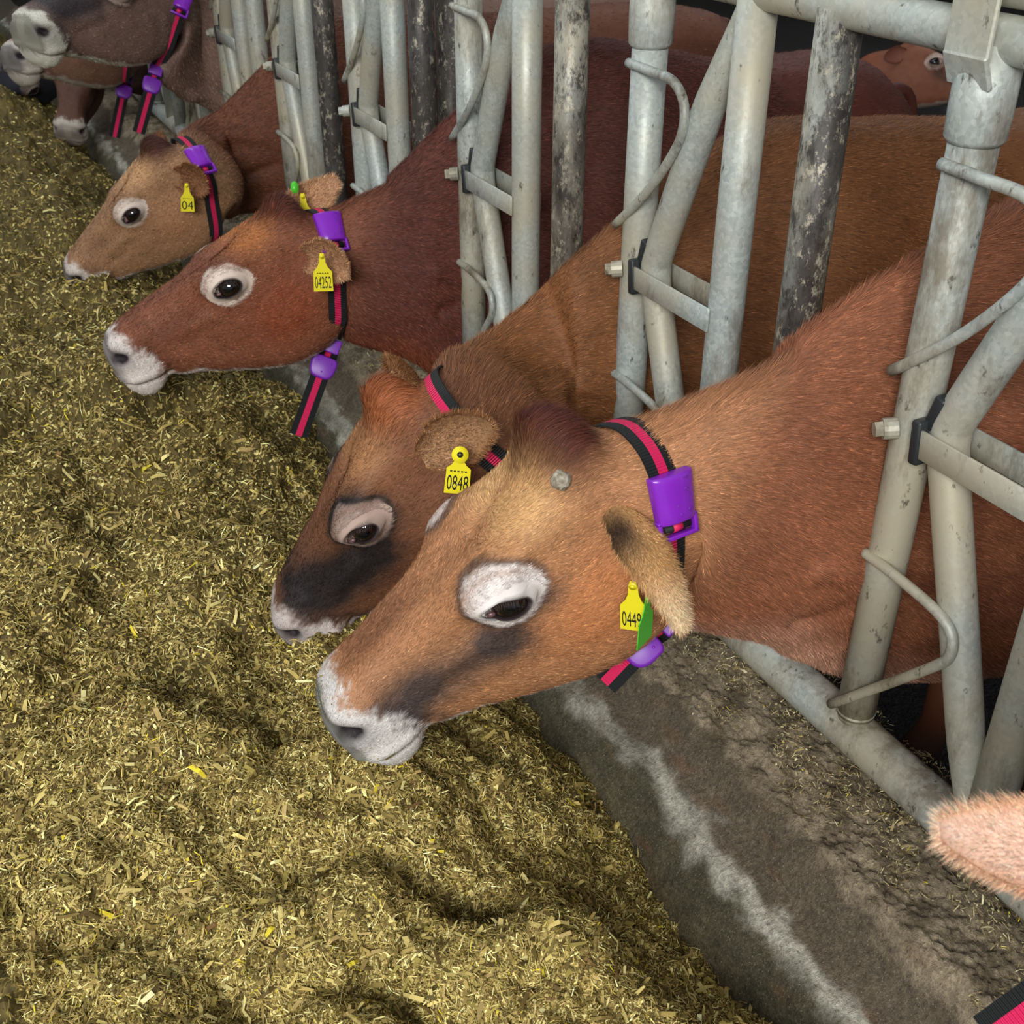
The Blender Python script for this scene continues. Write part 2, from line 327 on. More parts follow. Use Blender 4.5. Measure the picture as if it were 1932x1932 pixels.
def plane(name, pts, m, label=None, cat=None):
    pts = np.array(pts, float); o = put(name, mesh_of(name, pts, [tuple(range(len(pts)))], None, [m], smooth=False), pts.mean(0)); o['kind'] = 'structure'
    if label: tag(o, label, cat)
    return o
bx_ = MB()
V, F = bev_box(11, 16, .1, 0, M=basis((6.7, 6, -.2), (1, 0, 0), (0, 1, 0), (0, 0, 1))); bx_.add(V, F)
tag(bx_.out('floor_barn', M_wet, (6.7, 6, -.15), smooth=False), kind='structure')
bx_ = MB(); V, F = bev_box(4.2, 16, .1, 0, M=basis((-.9, 6, -.07), (1, 0, 0), (0, 1, 0), (0, 0, 1))); bx_.add(V, F, C_dark)
tag(bx_.out('floor_alley', M_conc, (-.9, 6, -.02), smooth=False), kind='structure')
for nm, c_, s_, m_ in (('wall_far', (6.7, 14.05, 1.7), (11, .1, 3.9), M_dark), ('wall_right', (12.25, 6, 1.7), (.1, 16.2, 3.9), M_dark)):
    bx_ = MB(); V, F = bev_box(*s_, 0, M=basis(c_, (1, 0, 0), (0, 1, 0), (0, 0, 1))); bx_.add(V, F); tag(bx_.out(nm, m_, c_, smooth=False), kind='structure')
bx_ = MB(); V, F = bev_box(9.6, 16.2, .1, 0, M=basis((7.45, 6, 3.7), (1, 0, 0), (0, 1, 0), (0, 0, 1))); bx_.add(V, F); tag(bx_.out('unseen_roof', M_roof, (7.45, 6, 3.7), smooth=False), kind='structure')  # out of view, put in to keep daylight off the barn side

# ------------------------------------------------------------------ headlock feed fence
XR = 1.1; PA, SP = .962, .684
fence = root('feed_fence', (XR, 3, .3)); tag(fence, 'galvanised steel headlock feed fence the cows reach through', 'fence')
def part(name, V, F, m, parent=fence, smooth=True):
    mb = MB(); mb.add(V, F); return mb.out(name, m, parent=parent, smooth=smooth)
def straight(a, b, n=2): return np.linspace(a, b, n)
part('lower_rail', *tube(straight((XR, -.4, .352), (XR, 8.6, .352), 40), .036, 28), M_galv2)
part('upper_rail', *tube(straight((XR, -.4, 1.376), (XR, 8.6, 1.379), 40), .0255, 28), M_galv)
part('upper_rail', *tube(straight((XR + .012, -.4, 1.434), (XR + .012, 8.6, 1.434), 40), .028, 28), M_galv)
for k in range(-1, 10):
    ya = PA + SP * k; yb, yc = ya - .262, ya - .432
    det = 24 if k < 4 else 12
    # fixed post with sleeve
    p = part('fixed_post', *tube(straight((XR, ya, .39), (XR, ya, 1.30), 4), .0295, det), M_galv if k % 2 else M_galv2)
    part('post_sleeve', *tube([(XR, ya, 1.262), (XR, ya, 1.268), (XR, ya, 1.30), (XR, ya, 1.372)], [.031, .0355, .0365, .0365], det), M_galv, p)
    part('end_cap', *tube([(XR, ya, .372), (XR, ya, .380), (XR, ya, .398)], [.014, .026, .0305], det), M_galv2, p)
    part('inner_post', *tube(straight((XR, yb, .36), (XR, yb, 1.375), 4), .0295, det), M_galv)
    part('divider_post', *tube(straight((XR, yc, .36), (XR, yc, 1.375), 4), .031, det), M_grime if k in (1, 3, 4) else (M_grime if k % 2 == 0 else M_galv2))
    # bent lever, pinched at the top, bulging to the latch, pinched at the bottom
    lv = crv([(XR, yb + .022, 1.36), (XR, yb + .10, 1.18), (XR, yb + .186, .965), (XR, yb + .203, .905), (XR, yb + .182, .83), (XR, yb + .10, .60), (XR, yb + .025, .385)], 6)
    lr = np.interp(lv[:, 2], [.37, .5, .9, 1.2, 1.36], [.018, .026, .0265, .026, .012])
    lever = part('neck_lever', *tube(lv, lr, det), M_galv)
    # flat bracket bars either side of the pipes
    mb = MB()
    for sx in (-1, 1):
        V, F = bev_box(.005, .232, .040, .0012, 1, basis((XR + sx * .033, yb + .116, .893), (1, 0, 0), (0, 1, 0), (0, 0, 1))); mb.add(V, F)
    mb.out('latch_bracket', M_galv, parent=lever)
    mb = MB(); V, F = bev_box(.078, .016, .062, .004, 2, basis((XR, ya - .037, .893), (1, 0, 0), unit((0, 1, -.1)), unit((0, .1, 1)))); mb.add(V, F)
    V, F = bev_box(.04, .018, .05, .004, 2, basis((XR - .005, ya - .046, .936), (1, 0, 0), unit((0, 1, .25)), unit((0, -.25, 1)))); mb.add(V, F)
    mb.out('rubber_buffer', M_rubber, parent=lever)
    mb = MB(); V, F = tube([(XR - .03, ya + .002, .895), (XR - .046, ya + .012, .893)], .0145, 14); mb.add(V, F)
    V, F = tube([(XR - .046, ya + .012, .893), (XR - .056, ya + .017, .892)], .011, 6); mb.add(V, F); mb.out('latch_bolt', M_galv2, parent=p, smooth=False)
    xo = XR - .031
    up = crv([(xo, ya + .014, 1.238), (xo, ya - .05, 1.236), (xo, ya - .115, 1.232), (xo, ya - .148, 1.205), (xo, ya - .15, 1.165), (xo, ya - .125, 1.12), (xo, ya - .06, 1.045), (xo, ya + .03, .966)], 6)
    part('guard_loop', *tube(up, .0078, 12), M_galv2, p)
    lo = crv([(xo, ya + .022, .69), (xo, ya - .05, .688), (xo, ya - .125, .68), (xo, ya - .158, .662), (xo, ya - .163, .63), (xo, ya - .145, .60), (xo, ya - .07, .51), (xo, ya + .024, .40)], 6)
    part('guard_loop', *tube(lo, .0078, 12), M_galv2, p)
# clamp plates over the top rails
for k in (0, 5):
    ya = PA + SP * k; mb = MB()
    V, F = bev_box(.007, .064, .22, .002, 1, basis((XR - .040, ya, 1.47), (1, 0, 0), (0, 1, 0), (0, 0, 1))); mb.add(V, F)
    V, F = bev_box(.007, .064, .04, .002, 1, basis((XR - .034, ya, 1.345), unit((.9, 0, .42)), (0, 1, 0), unit((-.42, 0, .9)))); mb.add(V, F)
    mb.out('clamp_plate', M_galv, parent=fence, smooth=False)
part('support_post', *tube(straight((XR + .085, 2.60, -.14), (XR + .085, 2.60, 1.9), 4), .038, 24), M_grime)
part('support_post', *tube(straight((XR + .085, 5.33, -.14), (XR + .085, 5.33, 1.9), 4), .038, 16), M_grime)

# ------------------------------------------------------------------ cows
# head cross-sections, mm: x, then seven half-profile points (y, z) from the crown of the head to the underside
HEAD = [
    (-40, [(0, -34), (42, -46), (70, -80), (82, -135), (78, -195), (52, -252), (0, -268)]),
    (0, [(0, 2), (46, -8), (70, -50), (79, -110), (80, -185), (56, -256), (0, -276)]),
    (40, [(0, 6), (52, -2), (73, -36), (78, -98), (86, -188), (62, -272), (0, -292)]),
    (85, [(0, 5), (56, -2), (80, -28), (84, -90), (88, -195), (62, -280), (0, -300)]),
    (130, [(0, -2), (58, -4), (92, -22), (93, -72), (88, -188), (60, -278), (0, -297)]),
    (175, [(0, -10), (56, -9), (100, -22), (98, -66), (86, -178), (56, -265), (0, -283)]),
    (215, [(0, -17), (52, -16), (92, -32), (90, -74), (81, -166), (52, -247), (0, -264)]),
    (260, [(0, -23), (44, -25), (68, -42), (74, -84), (71, -158), (46, -226), (0, -241)]),
    (310, [(0, -27), (38, -30), (54, -50), (62, -86), (60, -148), (40, -200), (0, -213)]),
    (350, [(0, -31), (36, -35), (52, -56), (59, -90), (56, -142), (38, -185), (0, -195)]),
    (374, [(0, -34), (38, -39), (56, -60), (62, -94), (58, -140), (38, -172), (0, -181)]),
    (403, [(0, -39), (43, -44), (63, -66), (69, -99), (64, -144), (44, -186), (0, -196)]),
    (430, [(0, -46), (46, -52), (64, -73), (69, -103), (62, -154), (44, -187), (0, -197)]),
    (451, [(0, -59), (41, -64), (57, -83), (60, -107), (52, -150), (35, -175), (0, -183)]),
    (463, [(0, -77), (31, -81), (42, -94), (43, -110), (36, -135), (23, -151), (0, -156)]),
    (467, [(0, -98), (12, -100), (15, -106), (15, -113), (13, -121), (7, -127), (0, -130)]),
]
NECK = np.array([(0, 1), (.34, .9), (.74, .5), (.97, .02), (.92, -.48), (.52, -.88), (0, -1)])
BODY = np.array([(0, 1), (.36, .95), (.78, .66), (1.0, .1), (.93, -.45), (.52, -.88), (0, -1)])

def catmull(Pc, ts, tq):
    """cubic hermite through rows of Pc at parameters ts, evaluated at tq"""
    m = np.empty_like(Pc); d = np.diff(Pc, axis=0) / np.diff(ts)[:, None]
    m[0], m[-1] = d[0], d[-1]; h = np.diff(ts)[:, None]
    m[1:-1] = (d[:-1] * h[1:] + d[1:] * h[:-1]) / (h[1:] + h[:-1])
    k = np.clip(np.searchsorted(ts, tq, 'right') - 1, 0, len(ts) - 2); hh = (ts[k + 1] - ts[k])[:, None]; s = ((tq - ts[k]) / (ts[k + 1] - ts[k]))[:, None]
    return (2 * s ** 3 - 3 * s ** 2 + 1) * Pc[k] + (s ** 3 - 2 * s ** 2 + s) * hh * m[k] + (-2 * s ** 3 + 3 * s ** 2) * Pc[k + 1] + (s ** 3 - s ** 2) * hh * m[k + 1]

def ring_pts(half, n):
    h = np.asarray(half, float); full = np.vstack([h, h[-2:0:-1] * [-1, 1]])
    cl = np.vstack([full[-3:], full, full[:4]]); seg = np.linalg.norm(np.diff(cl, axis=0), axis=1) ** .7 + 1e-9
    t = np.concatenate([[0], np.cumsum(seg)]); t0, t1 = t[3], t[3 + len(full)]
    return catmull(cl, t, t0 + (t1 - t0) * np.arange(n) / n)

class Head:
    def __init__(s, o, fwd, left, sc): 
        s.o = np.array(o, float); s.f = unit(np.array(fwd, float)); l = np.array(left, float); s.l = unit(l - s.f * (l @ s.f)); s.u = np.cross(s.f, s.l); s.s = sc
        s.R = np.stack([s.f, s.l, s.u], 1)
    def w(s, P): return (np.asarray(P, float) / 1000 * s.s) @ s.R.T + s.o
    def loc(s, W): return (np.asarray(W) - s.o) @ s.R / s.s * 1000
    def d(s, v): return np.asarray(v, float) @ s.R.T

def cow(tagname, P):
    hd = Head(P['o'], P['fwd'], P['left'], P['s']); res = P.get('res', 1.0)
    n = int(168 * res) // 2 * 2
    rings, tt, t = [], [], 0.
    # --- from muzzle to rump: control rings in world space
    prev = None
    for x, half in HEAD[::-1]:
        q = ring_pts(half, n); W = hd.w(np.column_stack([np.full(n, x), q])); rings.append(W); tt.append(x)
    u = [-(x) * hd.s / 1000 for x in tt]
    occ = hd.w((-40, 0, -138)); X1, Yg = P.get('xn', 1.1), P['yg']
    body = P['body']  # x, z top, z bottom, half width[, y]
    c1 = np.array([body[0][0], Yg, (body[0][1] + body[0][2]) / 2]); h1 = (body[0][1] - body[0][2]) / 2; w1 = body[0][3]
    Rh = np.stack([hd.f, hd.l, hd.u], 1); Rb = np.stack([(-1, 0, 0), (0, -1, 0), (0, 0, 1.)], 1)
    dist = np.linalg.norm(c1 - occ); T0 = unit(-hd.f * .4 + (c1 - occ) / dist * .75) * dist * .6 + np.array(P.get('nb', (0, 0, 0))) ; T1 = np.array([1, 0, 0]) * dist * .9
    nst = max(2, int(round(dist / .09)))
    for k in range(1, nst):
        s = k / nst; h00, h10, h01, h11 = 2 * s**3 - 3 * s**2 + 1, s**3 - 2 * s**2 + s, -2 * s**3 + 3 * s**2, s**3 - s**2
        c = h00 * occ + h10 * T0 + h01 * c1 + h11 * T1
        Tn = (6 * s * s - 6 * s) * occ + (3 * s * s - 4 * s + 1) * T0 + (6 * s - 6 * s * s) * c1 + (3 * s * s - 2 * s) * T1
        f = -unit(Tn); up = unit(Rh[:, 2] * (1 - s) + Rb[:, 2] * s); up = unit(up - f * (up @ f)); lf = np.cross(up, f)
        hh = (.122 * hd.s) * (1 - s) + h1 * s; hh = hh + .012 * math.sin(math.pi * s); ww = .080 * hd.s * (1 - s) + w1 * s
        c = c - np.array([0, 0, P.get('nz', 0) * math.sin(math.pi * s)]); hh *= 1 - .12 * math.sin(math.pi * s) * (P.get('nz', 0) > 0)
        q = ring_pts(NECK, n); W = c + q[:, :1] * ww * lf + q[:, 1:] * hh * up
        rings.append(W); u.append(u[-1] + dist / nst)
    first = True
    for b in body:
        c = np.array([b[0], b[4] if len(b) > 4 else Yg, (b[1] + b[2]) / 2]); q = ring_pts(NECK * (1 - sst(XR, XR + .4, b[0])) + BODY * sst(XR, XR + .4, b[0]), n)
        W = c + q[:, :1] * b[3] * Rb[:, 1] + q[:, 1:] * (b[1] - b[2]) / 2 * Rb[:, 2]
        rings.append(W); u.append(u[-1] + (dist / nst if first else b[0] - pb)); pb = b[0]; first = False
    rings = np.array(rings); u = np.array(u); u = u - u[0]
    hl = -tt[-1] * hd.s / 1000 - u[0] + 0; head_end = (HEAD[-1][0] + 40) / 1000 * hd.s
    nh = int(150 * res); nb = int((u[-1] - head_end) / (.011 / res))
    tq = np.concatenate([head_end * (np.linspace(0, 1, nh, endpoint=False) ** 1.12), np.linspace(head_end, u[-1], nb)])
    flat = rings.reshape(len(rings), -1); V = catmull(flat, u, tq).reshape(len(tq), n, 3)
    m = len(tq); U = np.repeat(tq, n); V = V.reshape(-1, 3)
    i = np.arange(m - 1)[:, None] * n + np.arange(n)[None]; j = np.arange(m - 1)[:, None] * n + (np.arange(n) + 1)[None] % n
    F = np.stack([i, i + n, j + n, j], -1).reshape(-1, 4)
    c0, c2 = V[:n].mean(0), V[-n:].mean(0) + [.02, 0, 0]
    V = np.vstack([V, c0, c2]); U = np.append(U, [0, u[-1]]); a = np.arange(n); b = (a + 1) % n
    T3 = np.vstack([np.stack([np.full(n, m * n), a, b], 1), np.stack([np.full(n, m * n + 1), (m - 1) * n + b, (m - 1) * n + a], 1)])
    def normals(V):
        G = V[:m * n].reshape(m, n, 3); du = np.gradient(G, axis=0); dv = np.roll(G, -1, 1) - np.roll(G, 1, 1)
        N = unit(np.cross(dv, du)); return np.vstack([N.reshape(-1, 3), -unit(N.reshape(m, n, 3)[0].mean(0))[None] * 0 + hd.f, [[1, 0, 0]]])
    N = normals(V); ctr = V[:m * n].reshape(m, n, 3).mean(1); chk = ((V[:m * n] - np.repeat(ctr, n, 0)) * N[:m * n]).sum()
    if chk < 0: N = -N; F = F[:, ::-1]; T3 = T3[:, ::-1]; sgn = -1
    else: sgn = 1
    L = hd.loc(V); x, y, z = L.T; ay = np.abs(y); inh = (U < head_end * 1.35)
    def g(cx, cy, cz, r): r = np.broadcast_to(r, 3); return np.exp(-(((x - cx) / r[0]) ** 2 + ((ay - cy) / r[1]) ** 2 + ((z - cz) / r[2]) ** 2)) * inh
    D = np.zeros(len(V))
    D += 14 * g(180, 97, -54, (34, 42, 30)) + 6 * g(200, 97, -34, (24, 32, 16))        # orbit and brow
    D -= 10 * g(234, 84, -66, (18, 34, 28)) + 5 * g(120, 90, -50, (26, 40, 20))          # hollow before the eye, temple
    D += 6 * g(110, 75, -165, (42, 40, 55)) + 5 * g(268, 62, -98, (55, 30, 13))         # cheek muscle and facial crest
    D -= 4 * g(300, 50, -128, (45, 30, 12))
    D -= 6 * g(155, 0, -5, (50, 32, 30)); D += 4 * g(90, 0, 0, (40, 40, 30))
    D += P.get('tuft', 10) * g(*P.get('tc', (8, 0, 4)), (35, 48, 60))
    D += 6 * g(428, 50, -88, (20, 22, 22))                                               # nostril wing
    # mouth line
    zm = -166 + 14 * sst(366, 460, x); zm = np.where(x > 440, zm + (x - 440) * .5, zm)
    mo = np.exp(-((z - zm) / 3.2) ** 2) * sst(352, 366, x) * inh * (ay > 6); D -= 4.5 * mo
    D += 4 * np.exp(-((z - zm - 13) / 9) ** 2) * sst(366, 390, x) * inh
    D -= 4 * g(362, 54, -156, (8, 34, 10))
    # nostril, comma shaped
    nu = (x - 440) * .8 + (z + 88) * .6; nv = -(x - 440) * .6 + (z + 88) * .8
    ns_ = np.exp(-((nu / 18) ** 2 + ((nv - nu * nu * .012) / 13) ** 2) ** 1.6) * (ay > 18) * (ay < 75) * inh * (np.abs(x - 440) < 40)
    D -= 20 * ns_
    nz1, nz2 = Noise(P['seed'], .11), Noise(P['seed'] + 1, .03)
    D += nz1(V) * 1.2 * sst(60, -200, x) + nz2(V) * .5 * (x < 380)
    # loose folds of skin low on the neck, muscle and bone relief on the trunk
    sN = (V[:, 0] - (XR - .30)) / .34; nk = np.exp(-((sN - .4) / .42) ** 2) * (V[:, 0] > .75) * (~inh)
    zc = np.interp(V[:, 0], [.8, 1.1, 1.5], [.66, .60, .55]) + P.get('fold', 0)
    for dz, aa, wd in ((0, 22, .020), (-.07, -16, .016), (.085, -8, .03), (-.125, 13, .02)):
        D += aa * nk * np.exp(-((V[:, 2] - zc - dz - .06 * np.sin(sN * 3.1 + dz * 20)) / wd) ** 2) * (U > head_end + .1)
    bx = V[:, 0] - body[0][0]
    D += 14 * np.exp(-((bx - .50) / .10) ** 2 - ((V[:, 2] - .72) / .22) ** 2) - 12 * np.exp(-((bx - .68) / .07) ** 2 - ((V[:, 2] - .75) / .25) ** 2)
    ribs = np.sin(bx * 2 * np.pi / .085) * sst(.75, .85, bx) * sst(1.2, 1.05, bx) * np.exp(-((V[:, 2] - .72) / .2) ** 2); D += 2.2 * ribs
    V = V + N * (D / 1000)[:, None]
    # --- eyes: press the socket in, later add ball and lids
    G_b = BVHTree.FromPolygons([Vector(v) for v in V[:m * n][: nh * n]], [tuple(int(q) for q in f) for f in F[: (nh - 1) * n]], all_triangles=False)
    eyes = []
    for sd in (1, -1):
        E0 = hd.w((180, sd * 300, -56)); hit = G_b.ray_cast(Vector(E0), Vector(hd.d((0, -sd, 0))))
        pe = np.array(hit[0]) if hit[0] else hd.w((176, sd * 100, -60))
        nn = unit(hd.d((.20, sd * .95, .16))); t1 = unit(hd.d(P.get('canthus', (.88, 0, .38)))); t1 = unit(t1 - nn * (t1 @ nn)); t2 = np.cross(nn, t1); t2 = t2 if t2 @ hd.u > 0 else -t2
        eyes.append((pe, nn, t1, t2))
    ea, eb = 27e-3 * hd.s, P.get('open', 15) * 1e-3 * hd.s
    erd = np.full(len(V), 9.)
    V0 = V
    for pe, nn, t1, t2 in eyes:
        q = V - pe; a1, a2, a3 = q @ t1, q @ t2, q @ nn
        ok = (np.abs(a3) < .05) & inh; r = np.sqrt((a1 / ea) ** 2 + (a2 / (eb * 1.0)) ** 2); r = np.where(ok, r, 9)
        V = V - nn * (.020 * hd.s * sst(1.12, .72, r))[:, None]
        V = V + nn * (.0009 * np.sin(np.sqrt((a1 / ea) ** 2 + (a2 / (eb * 1.3)) ** 2) * 13) * sst(1.2, 1.5, r) * sst(3.2, 2.2, r) * (a2 > 0))[:, None]
        rr = np.sqrt(((a1 - .004) / .050) ** 2 + ((a2 - .007) / .041) ** 2) / hd.s; erd = np.minimum(erd, np.where(ok | (np.abs(a3) < .05), rr, 9))
    N = normals(V) * sgn
    # --- coat colours, with painted crease shade at the brow
    K = P['coat']; nc = Noise(P['seed'] + 5, .05); nf_ = Noise(P['seed'] + 6, .012); nb_ = Noise(P['seed'] + 7, .25)
    e1 = nc(V) * 8 + nf_(V) * 4
    col = np.tile(K['body'], (len(V), 1)); col = col * (1 + .10 * nb_(V) + .06 * nc(V))[:, None]
    hw = sst(head_end * 1.28, head_end * 1.0, U + e1 / 900); col = mixc(col, K['head'] * (1 + .07 * nc(V))[:, None], hw)
    if 'belly' in K:
        low = sst(.30, -.02, (V[:, 2] - np.interp(V[:, 0], [b[0] for b in body], [b[2] for b in body])) / .45) * (V[:, 0] > .8); col = mixc(col, K['belly'], low * .8 * (U > head_end))
    top_ = sst(-20, 5, z + e1) * inh
    if 'poll' in K: col = mixc(col, K['poll'], (g(P.get('tc', (2, 0, 0))[0], 0, 14, (58, 66, 56)) * 2.4 - .25).clip(0, 1))
    if 'brow' in K: col = mixc(col, K['brow'], (1.3 * g(95, 40, -5, (48, 45, 40)) * (1 - g(2, 0, 10, (50, 62, 44)))).clip(0, .85))
    if 'cheek' in K: col = mixc(col, K['cheek'], (1.2 * g(100, 80, -160, (70, 60, 60))).clip(0, .8))
    if 'dark' in K:
        for (cx, cy, cz, r, am) in K.get('dk', [(215, 85, -100, (30, 50, 26), 1.0), (262, 70, -108, (45, 45, 24), .8), (335, 60, -104, (50, 50, 26), 1.), (386, 58, -128, (22, 40, 26), .8)]):
            col = mixc(col, K['dark'], (am * 1.25 * g(cx + e1 * .6, cy, cz + e1 * .4, r)).clip(0, .95))
    if 'bridge' in K: col = mixc(col, K['bridge'], (1.1 * g(335, 0, -30, (70, 40, 24))).clip(0, .8))
    if 'dark' in K and K.get('band', 1): col = mixc(col, K['dark'], .55 * np.exp(-((x + e1 - 384 - .42 * (z + 100)) / 14) ** 2) * inh * sst(-60, -85, z))
    mz = sst(382, 406, x + e1 * 1.3 - .42 * (np.maximum(z, -125) + 100) + 4 * np.exp(-((z + 140) / 22) ** 2)) * inh
    col = mixc(col, K['muzzle'], mz)
    zb = np.interp(x, [h[0] for h in HEAD], [h[1][6][1] for h in HEAD]); uj = sst(20, 8, z - zb + e1 * .5) * sst(20, 80, x) * inh; col = mixc(col, K['muzzle'] * .98, uj * K.get('jaww', .9))
    ring = sst(1.06, .92, erd + e1 * .006); edge = np.exp(-((erd - 1.06) / .10) ** 2) * K.get('edge', .6)  # edge: crease shade at the brow painted in; black marking on the dark-faced cow
    if 'dark' in K: col = mixc(col, K['dark'], (edge * inh).clip(0, .9))
    col = mixc(col, K['ring'], ring * inh * K.get('ringa', 1))
    col = mixc(col, K['head'] * .75, np.exp(-((erd - .86) / .10) ** 2) * inh * sst(-58, -30, z) * K.get('lidg', .45)); col = mixc(col, lin(120, 104, 100), (nf_(V * [1, 1, 2]) > .35) * ring * inh * .35)
    pad = sst(430, 446, x + e1 * .3 - ay * .14) * inh * (z > -135); col = mixc(col, K['pad'], pad * K.get('pada', .8))
    col = mixc(col, lin(40, 34, 38), (ns_ * 1.7).clip(0, 1)); ow = np.exp(-((nu / 27) ** 2 + (nv / 20) ** 2)) * (ay > 15) * inh * (np.abs(x - 440) < 45); col = mixc(col, lin(70, 64, 68), (ow * .9).clip(0, 1) * (1 - (ns_ * 1.7).clip(0, 1)))
    col = mixc(col, lin(60, 46, 44), mo.clip(0, 1) * .75)
    col = col.clip(.004, 1)
    # --- hair direction: swept back along the body and down
    Gt = V[:m * n].reshape(m, n, 3); fl = unit(np.gradient(Gt, axis=0).reshape(-1, 3)); fl = np.vstack([fl, [[1, 0, 0], [1, 0, 0]]])
    fl = fl + np.array([0, 0, -.35]) * sst(head_end, head_end + .2, U)[:, None]
    wh = hd.w((120, 0, -4)); dw = V - wh; rw = np.linalg.norm(dw, axis=1); fl = unit(fl) + unit(dw) * (1.6 * np.exp(-(rw / .075) ** 2) * inh)[:, None]
    fl = fl + np.stack([nc(V + 1), nc(V + 2), nc(V + 3)], 1) * .18
    fl = unit(fl - N * (fl * N).sum(1)[:, None])
    hlen = np.where(inh, 7.5, 13.) ; hlen = np.where(U > head_end * 1.1, 13, hlen) + 20 * g(14, 0, 14, (48, 54, 50)) * (P.get('tuft', 10) > 12); hlen = hlen * np.where(x > 395, .55, 1) * np.where(erd < 1, .6, 1)
    crest = ((U > head_end) & (U < head_end + .65) & (N[:, 2] > .8)); hlen = hlen + 12 * crest
    hlen = np.where((ns_ > .2) | (erd < .42) | (x > 452), 0, hlen) / 1000
    Vs, Fs3, Fs4, Cs, nV = [V], [T3], [F], [col], len(V)
    def join(v, f3=None, f4=None, c=None):
        nonlocal nV
        Vs.append(v); Cs.append(c if np.ndim(c) == 2 else np.tile(c, (len(v), 1)))
        if f3 is not None and len(f3): Fs3.append(np.asarray(f3) + nV)
        if f4 is not None and len(f4): Fs4.append(np.asarray(f4) + nV)
        nV += len(v)
    rr_ = np.random.RandomState(P['seed'] + 50)
    tri = np.vstack([F[:, :3], F[:, [0, 2, 3]]])
    def hairs(V, tri, N, fl, hl, col, count, width, wt=None, lift=.28, spread=.25, tint=.32, face_cam=True):
        A = np.linalg.norm(np.cross(V[tri[:, 1]] - V[tri[:, 0]], V[tri[:, 2]] - V[tri[:, 0]]), axis=1)
        c = V[tri].mean(1); w_ = A.copy()
        if face_cam:
            tc = CAM - c; dd = np.linalg.norm(tc, axis=1); cs = (tc * N[tri[:, 0]]).sum(1) / dd; w_ *= np.where(cs > -.15, 1., .12) / np.maximum(dd, .7) ** 1.6
        if wt is not None: w_ *= wt[tri[:, 0]]
        w_ *= hl[tri].mean(1) > .001
        if w_.sum() <= 0: return
        k = rr_.choice(len(tri), count, p=w_ / w_.sum()); b = rr_.dirichlet((1, 1, 1), count); t = tri[k]
        pick = lambda Q: (Q[t] * b[:, :, None]).sum(1) if Q.ndim == 2 else (Q[t] * b).sum(1)
        p, nn, ff, ll, cc = pick(V), unit(pick(N)), unit(pick(fl)), pick(hl), pick(col)
        ll = ll * rr_.uniform(.6, 1.25, count); ff = unit(ff + rr_.randn(count, 3) * spread * .5); d_ = unit(ff + nn * (lift * rr_.uniform(.3, 1.8, count))[:, None])
        sd = unit(np.cross(nn, d_) + rr_.randn(count, 3) * .25); wdt = width * rr_.uniform(.7, 1.3, count) * np.clip(np.linalg.norm(p - CAM, axis=1) / 1.3, .8, 3)
        v = np.stack([p - sd * (wdt / 2)[:, None], p + sd * (wdt / 2)[:, None], p + (d_ * ll[:, None]) - nn * (ll * .06)[:, None]], 1).reshape(-1, 3)
        cm = cc * np.exp(rr_.randn(count) * tint)[:, None]; join(v, np.arange(count * 3).reshape(-1, 3), None, np.repeat(cm, 3, 0).clip(0, .95))
    nh_ = int(P.get('hair', 0))
    vis = np.where(V[:, 0] < P.get('hx', 1.9), 1., .15)
    if nh_: hairs(V, tri, N, fl, hlen, col, nh_, .00075, vis)
    # --- ears
    def ear(basel, tipw, opn, Lw, ccol, icol, wid=.046):
        b0 = hd.w(basel); opn = (unit(CAM - b0) + opn * .6) if P.get('ecam', 1) and basel[1] > 0 else opn; dr = tipw - b0; Le = np.linalg.norm(dr); dr = dr / Le; op = unit(opn - dr * (opn @ dr)); sdv = np.cross(dr, op)
        nu_, nv_ = 40, 25; uu = np.linspace(-.10, 1, nu_); vv = np.linspace(-1, 1, nv_)
        w_ = wid * (np.sqrt(np.clip(1 - ((uu - .45) / .56) ** 2, 0, 1)) ** .9) * (1.06 - .34 * uu.clip(0, 1)) * (1 + .12 * np.sin(uu * 3)); w_ = np.where(uu < .18, w_ * .72 + .28 * .016, w_); w_[-1] = .003
        UU, VV = np.meshgrid(uu, vv, indexing='ij'); WW = np.repeat(w_[:, None], nv_, 1)
        cup = P.get('cup', 1.0) * (1.05 - .45 * UU.clip(0, 1)); an = VV * cup
        lat = WW * np.sin(an) / max(math.sin(1.05), .1); dep = -WW * (np.cos(an) - math.cos(1.0)) * .9
        mid = b0 + dr * (UU * Le)[..., None] + op * (-.010 * np.sin(UU * 3.1))[..., None]
        inn = mid + sdv * lat[..., None] + op * dep[..., None]
        no = unit(-sdv * (-np.sin(an))[..., None] * 1 - op * np.cos(an)[..., None]); th = .0045 * np.sqrt(np.clip(1 - VV ** 4, 0, 1)) + .0006
        out = inn + no * th[..., None]
        ids = np.arange(nu_ * nv_).reshape(nu_, nv_); q = np.stack([ids[:-1, :-1], ids[1:, :-1], ids[1:, 1:], ids[:-1, 1:]], -1).reshape(-1, 4)
        nn_ = nu_ * nv_; ed = [(a_, b_, b_ + nn_, a_ + nn_) for a_, b_ in list(zip(ids[:-1, 0], ids[1:, 0])) + list(zip(ids[:-1, -1], ids[1:, -1])) + list(zip(ids[-1, :-1], ids[-1, 1:]))]
        v = np.vstack([inn.reshape(-1, 3), out.reshape(-1, 3)]); q2 = np.vstack([q, q[:, ::-1] + nn_, np.array(ed)])
        rim = (np.abs(VV) ** 4).ravel(); ci = icol * (1 - rim[:, None]) + ccol * rim[:, None]
        shade = K.get('eartip', ccol); tb = sst(.45, .95, UU.ravel())[:, None]; cb = ccol * (1 - tb) + shade * tb
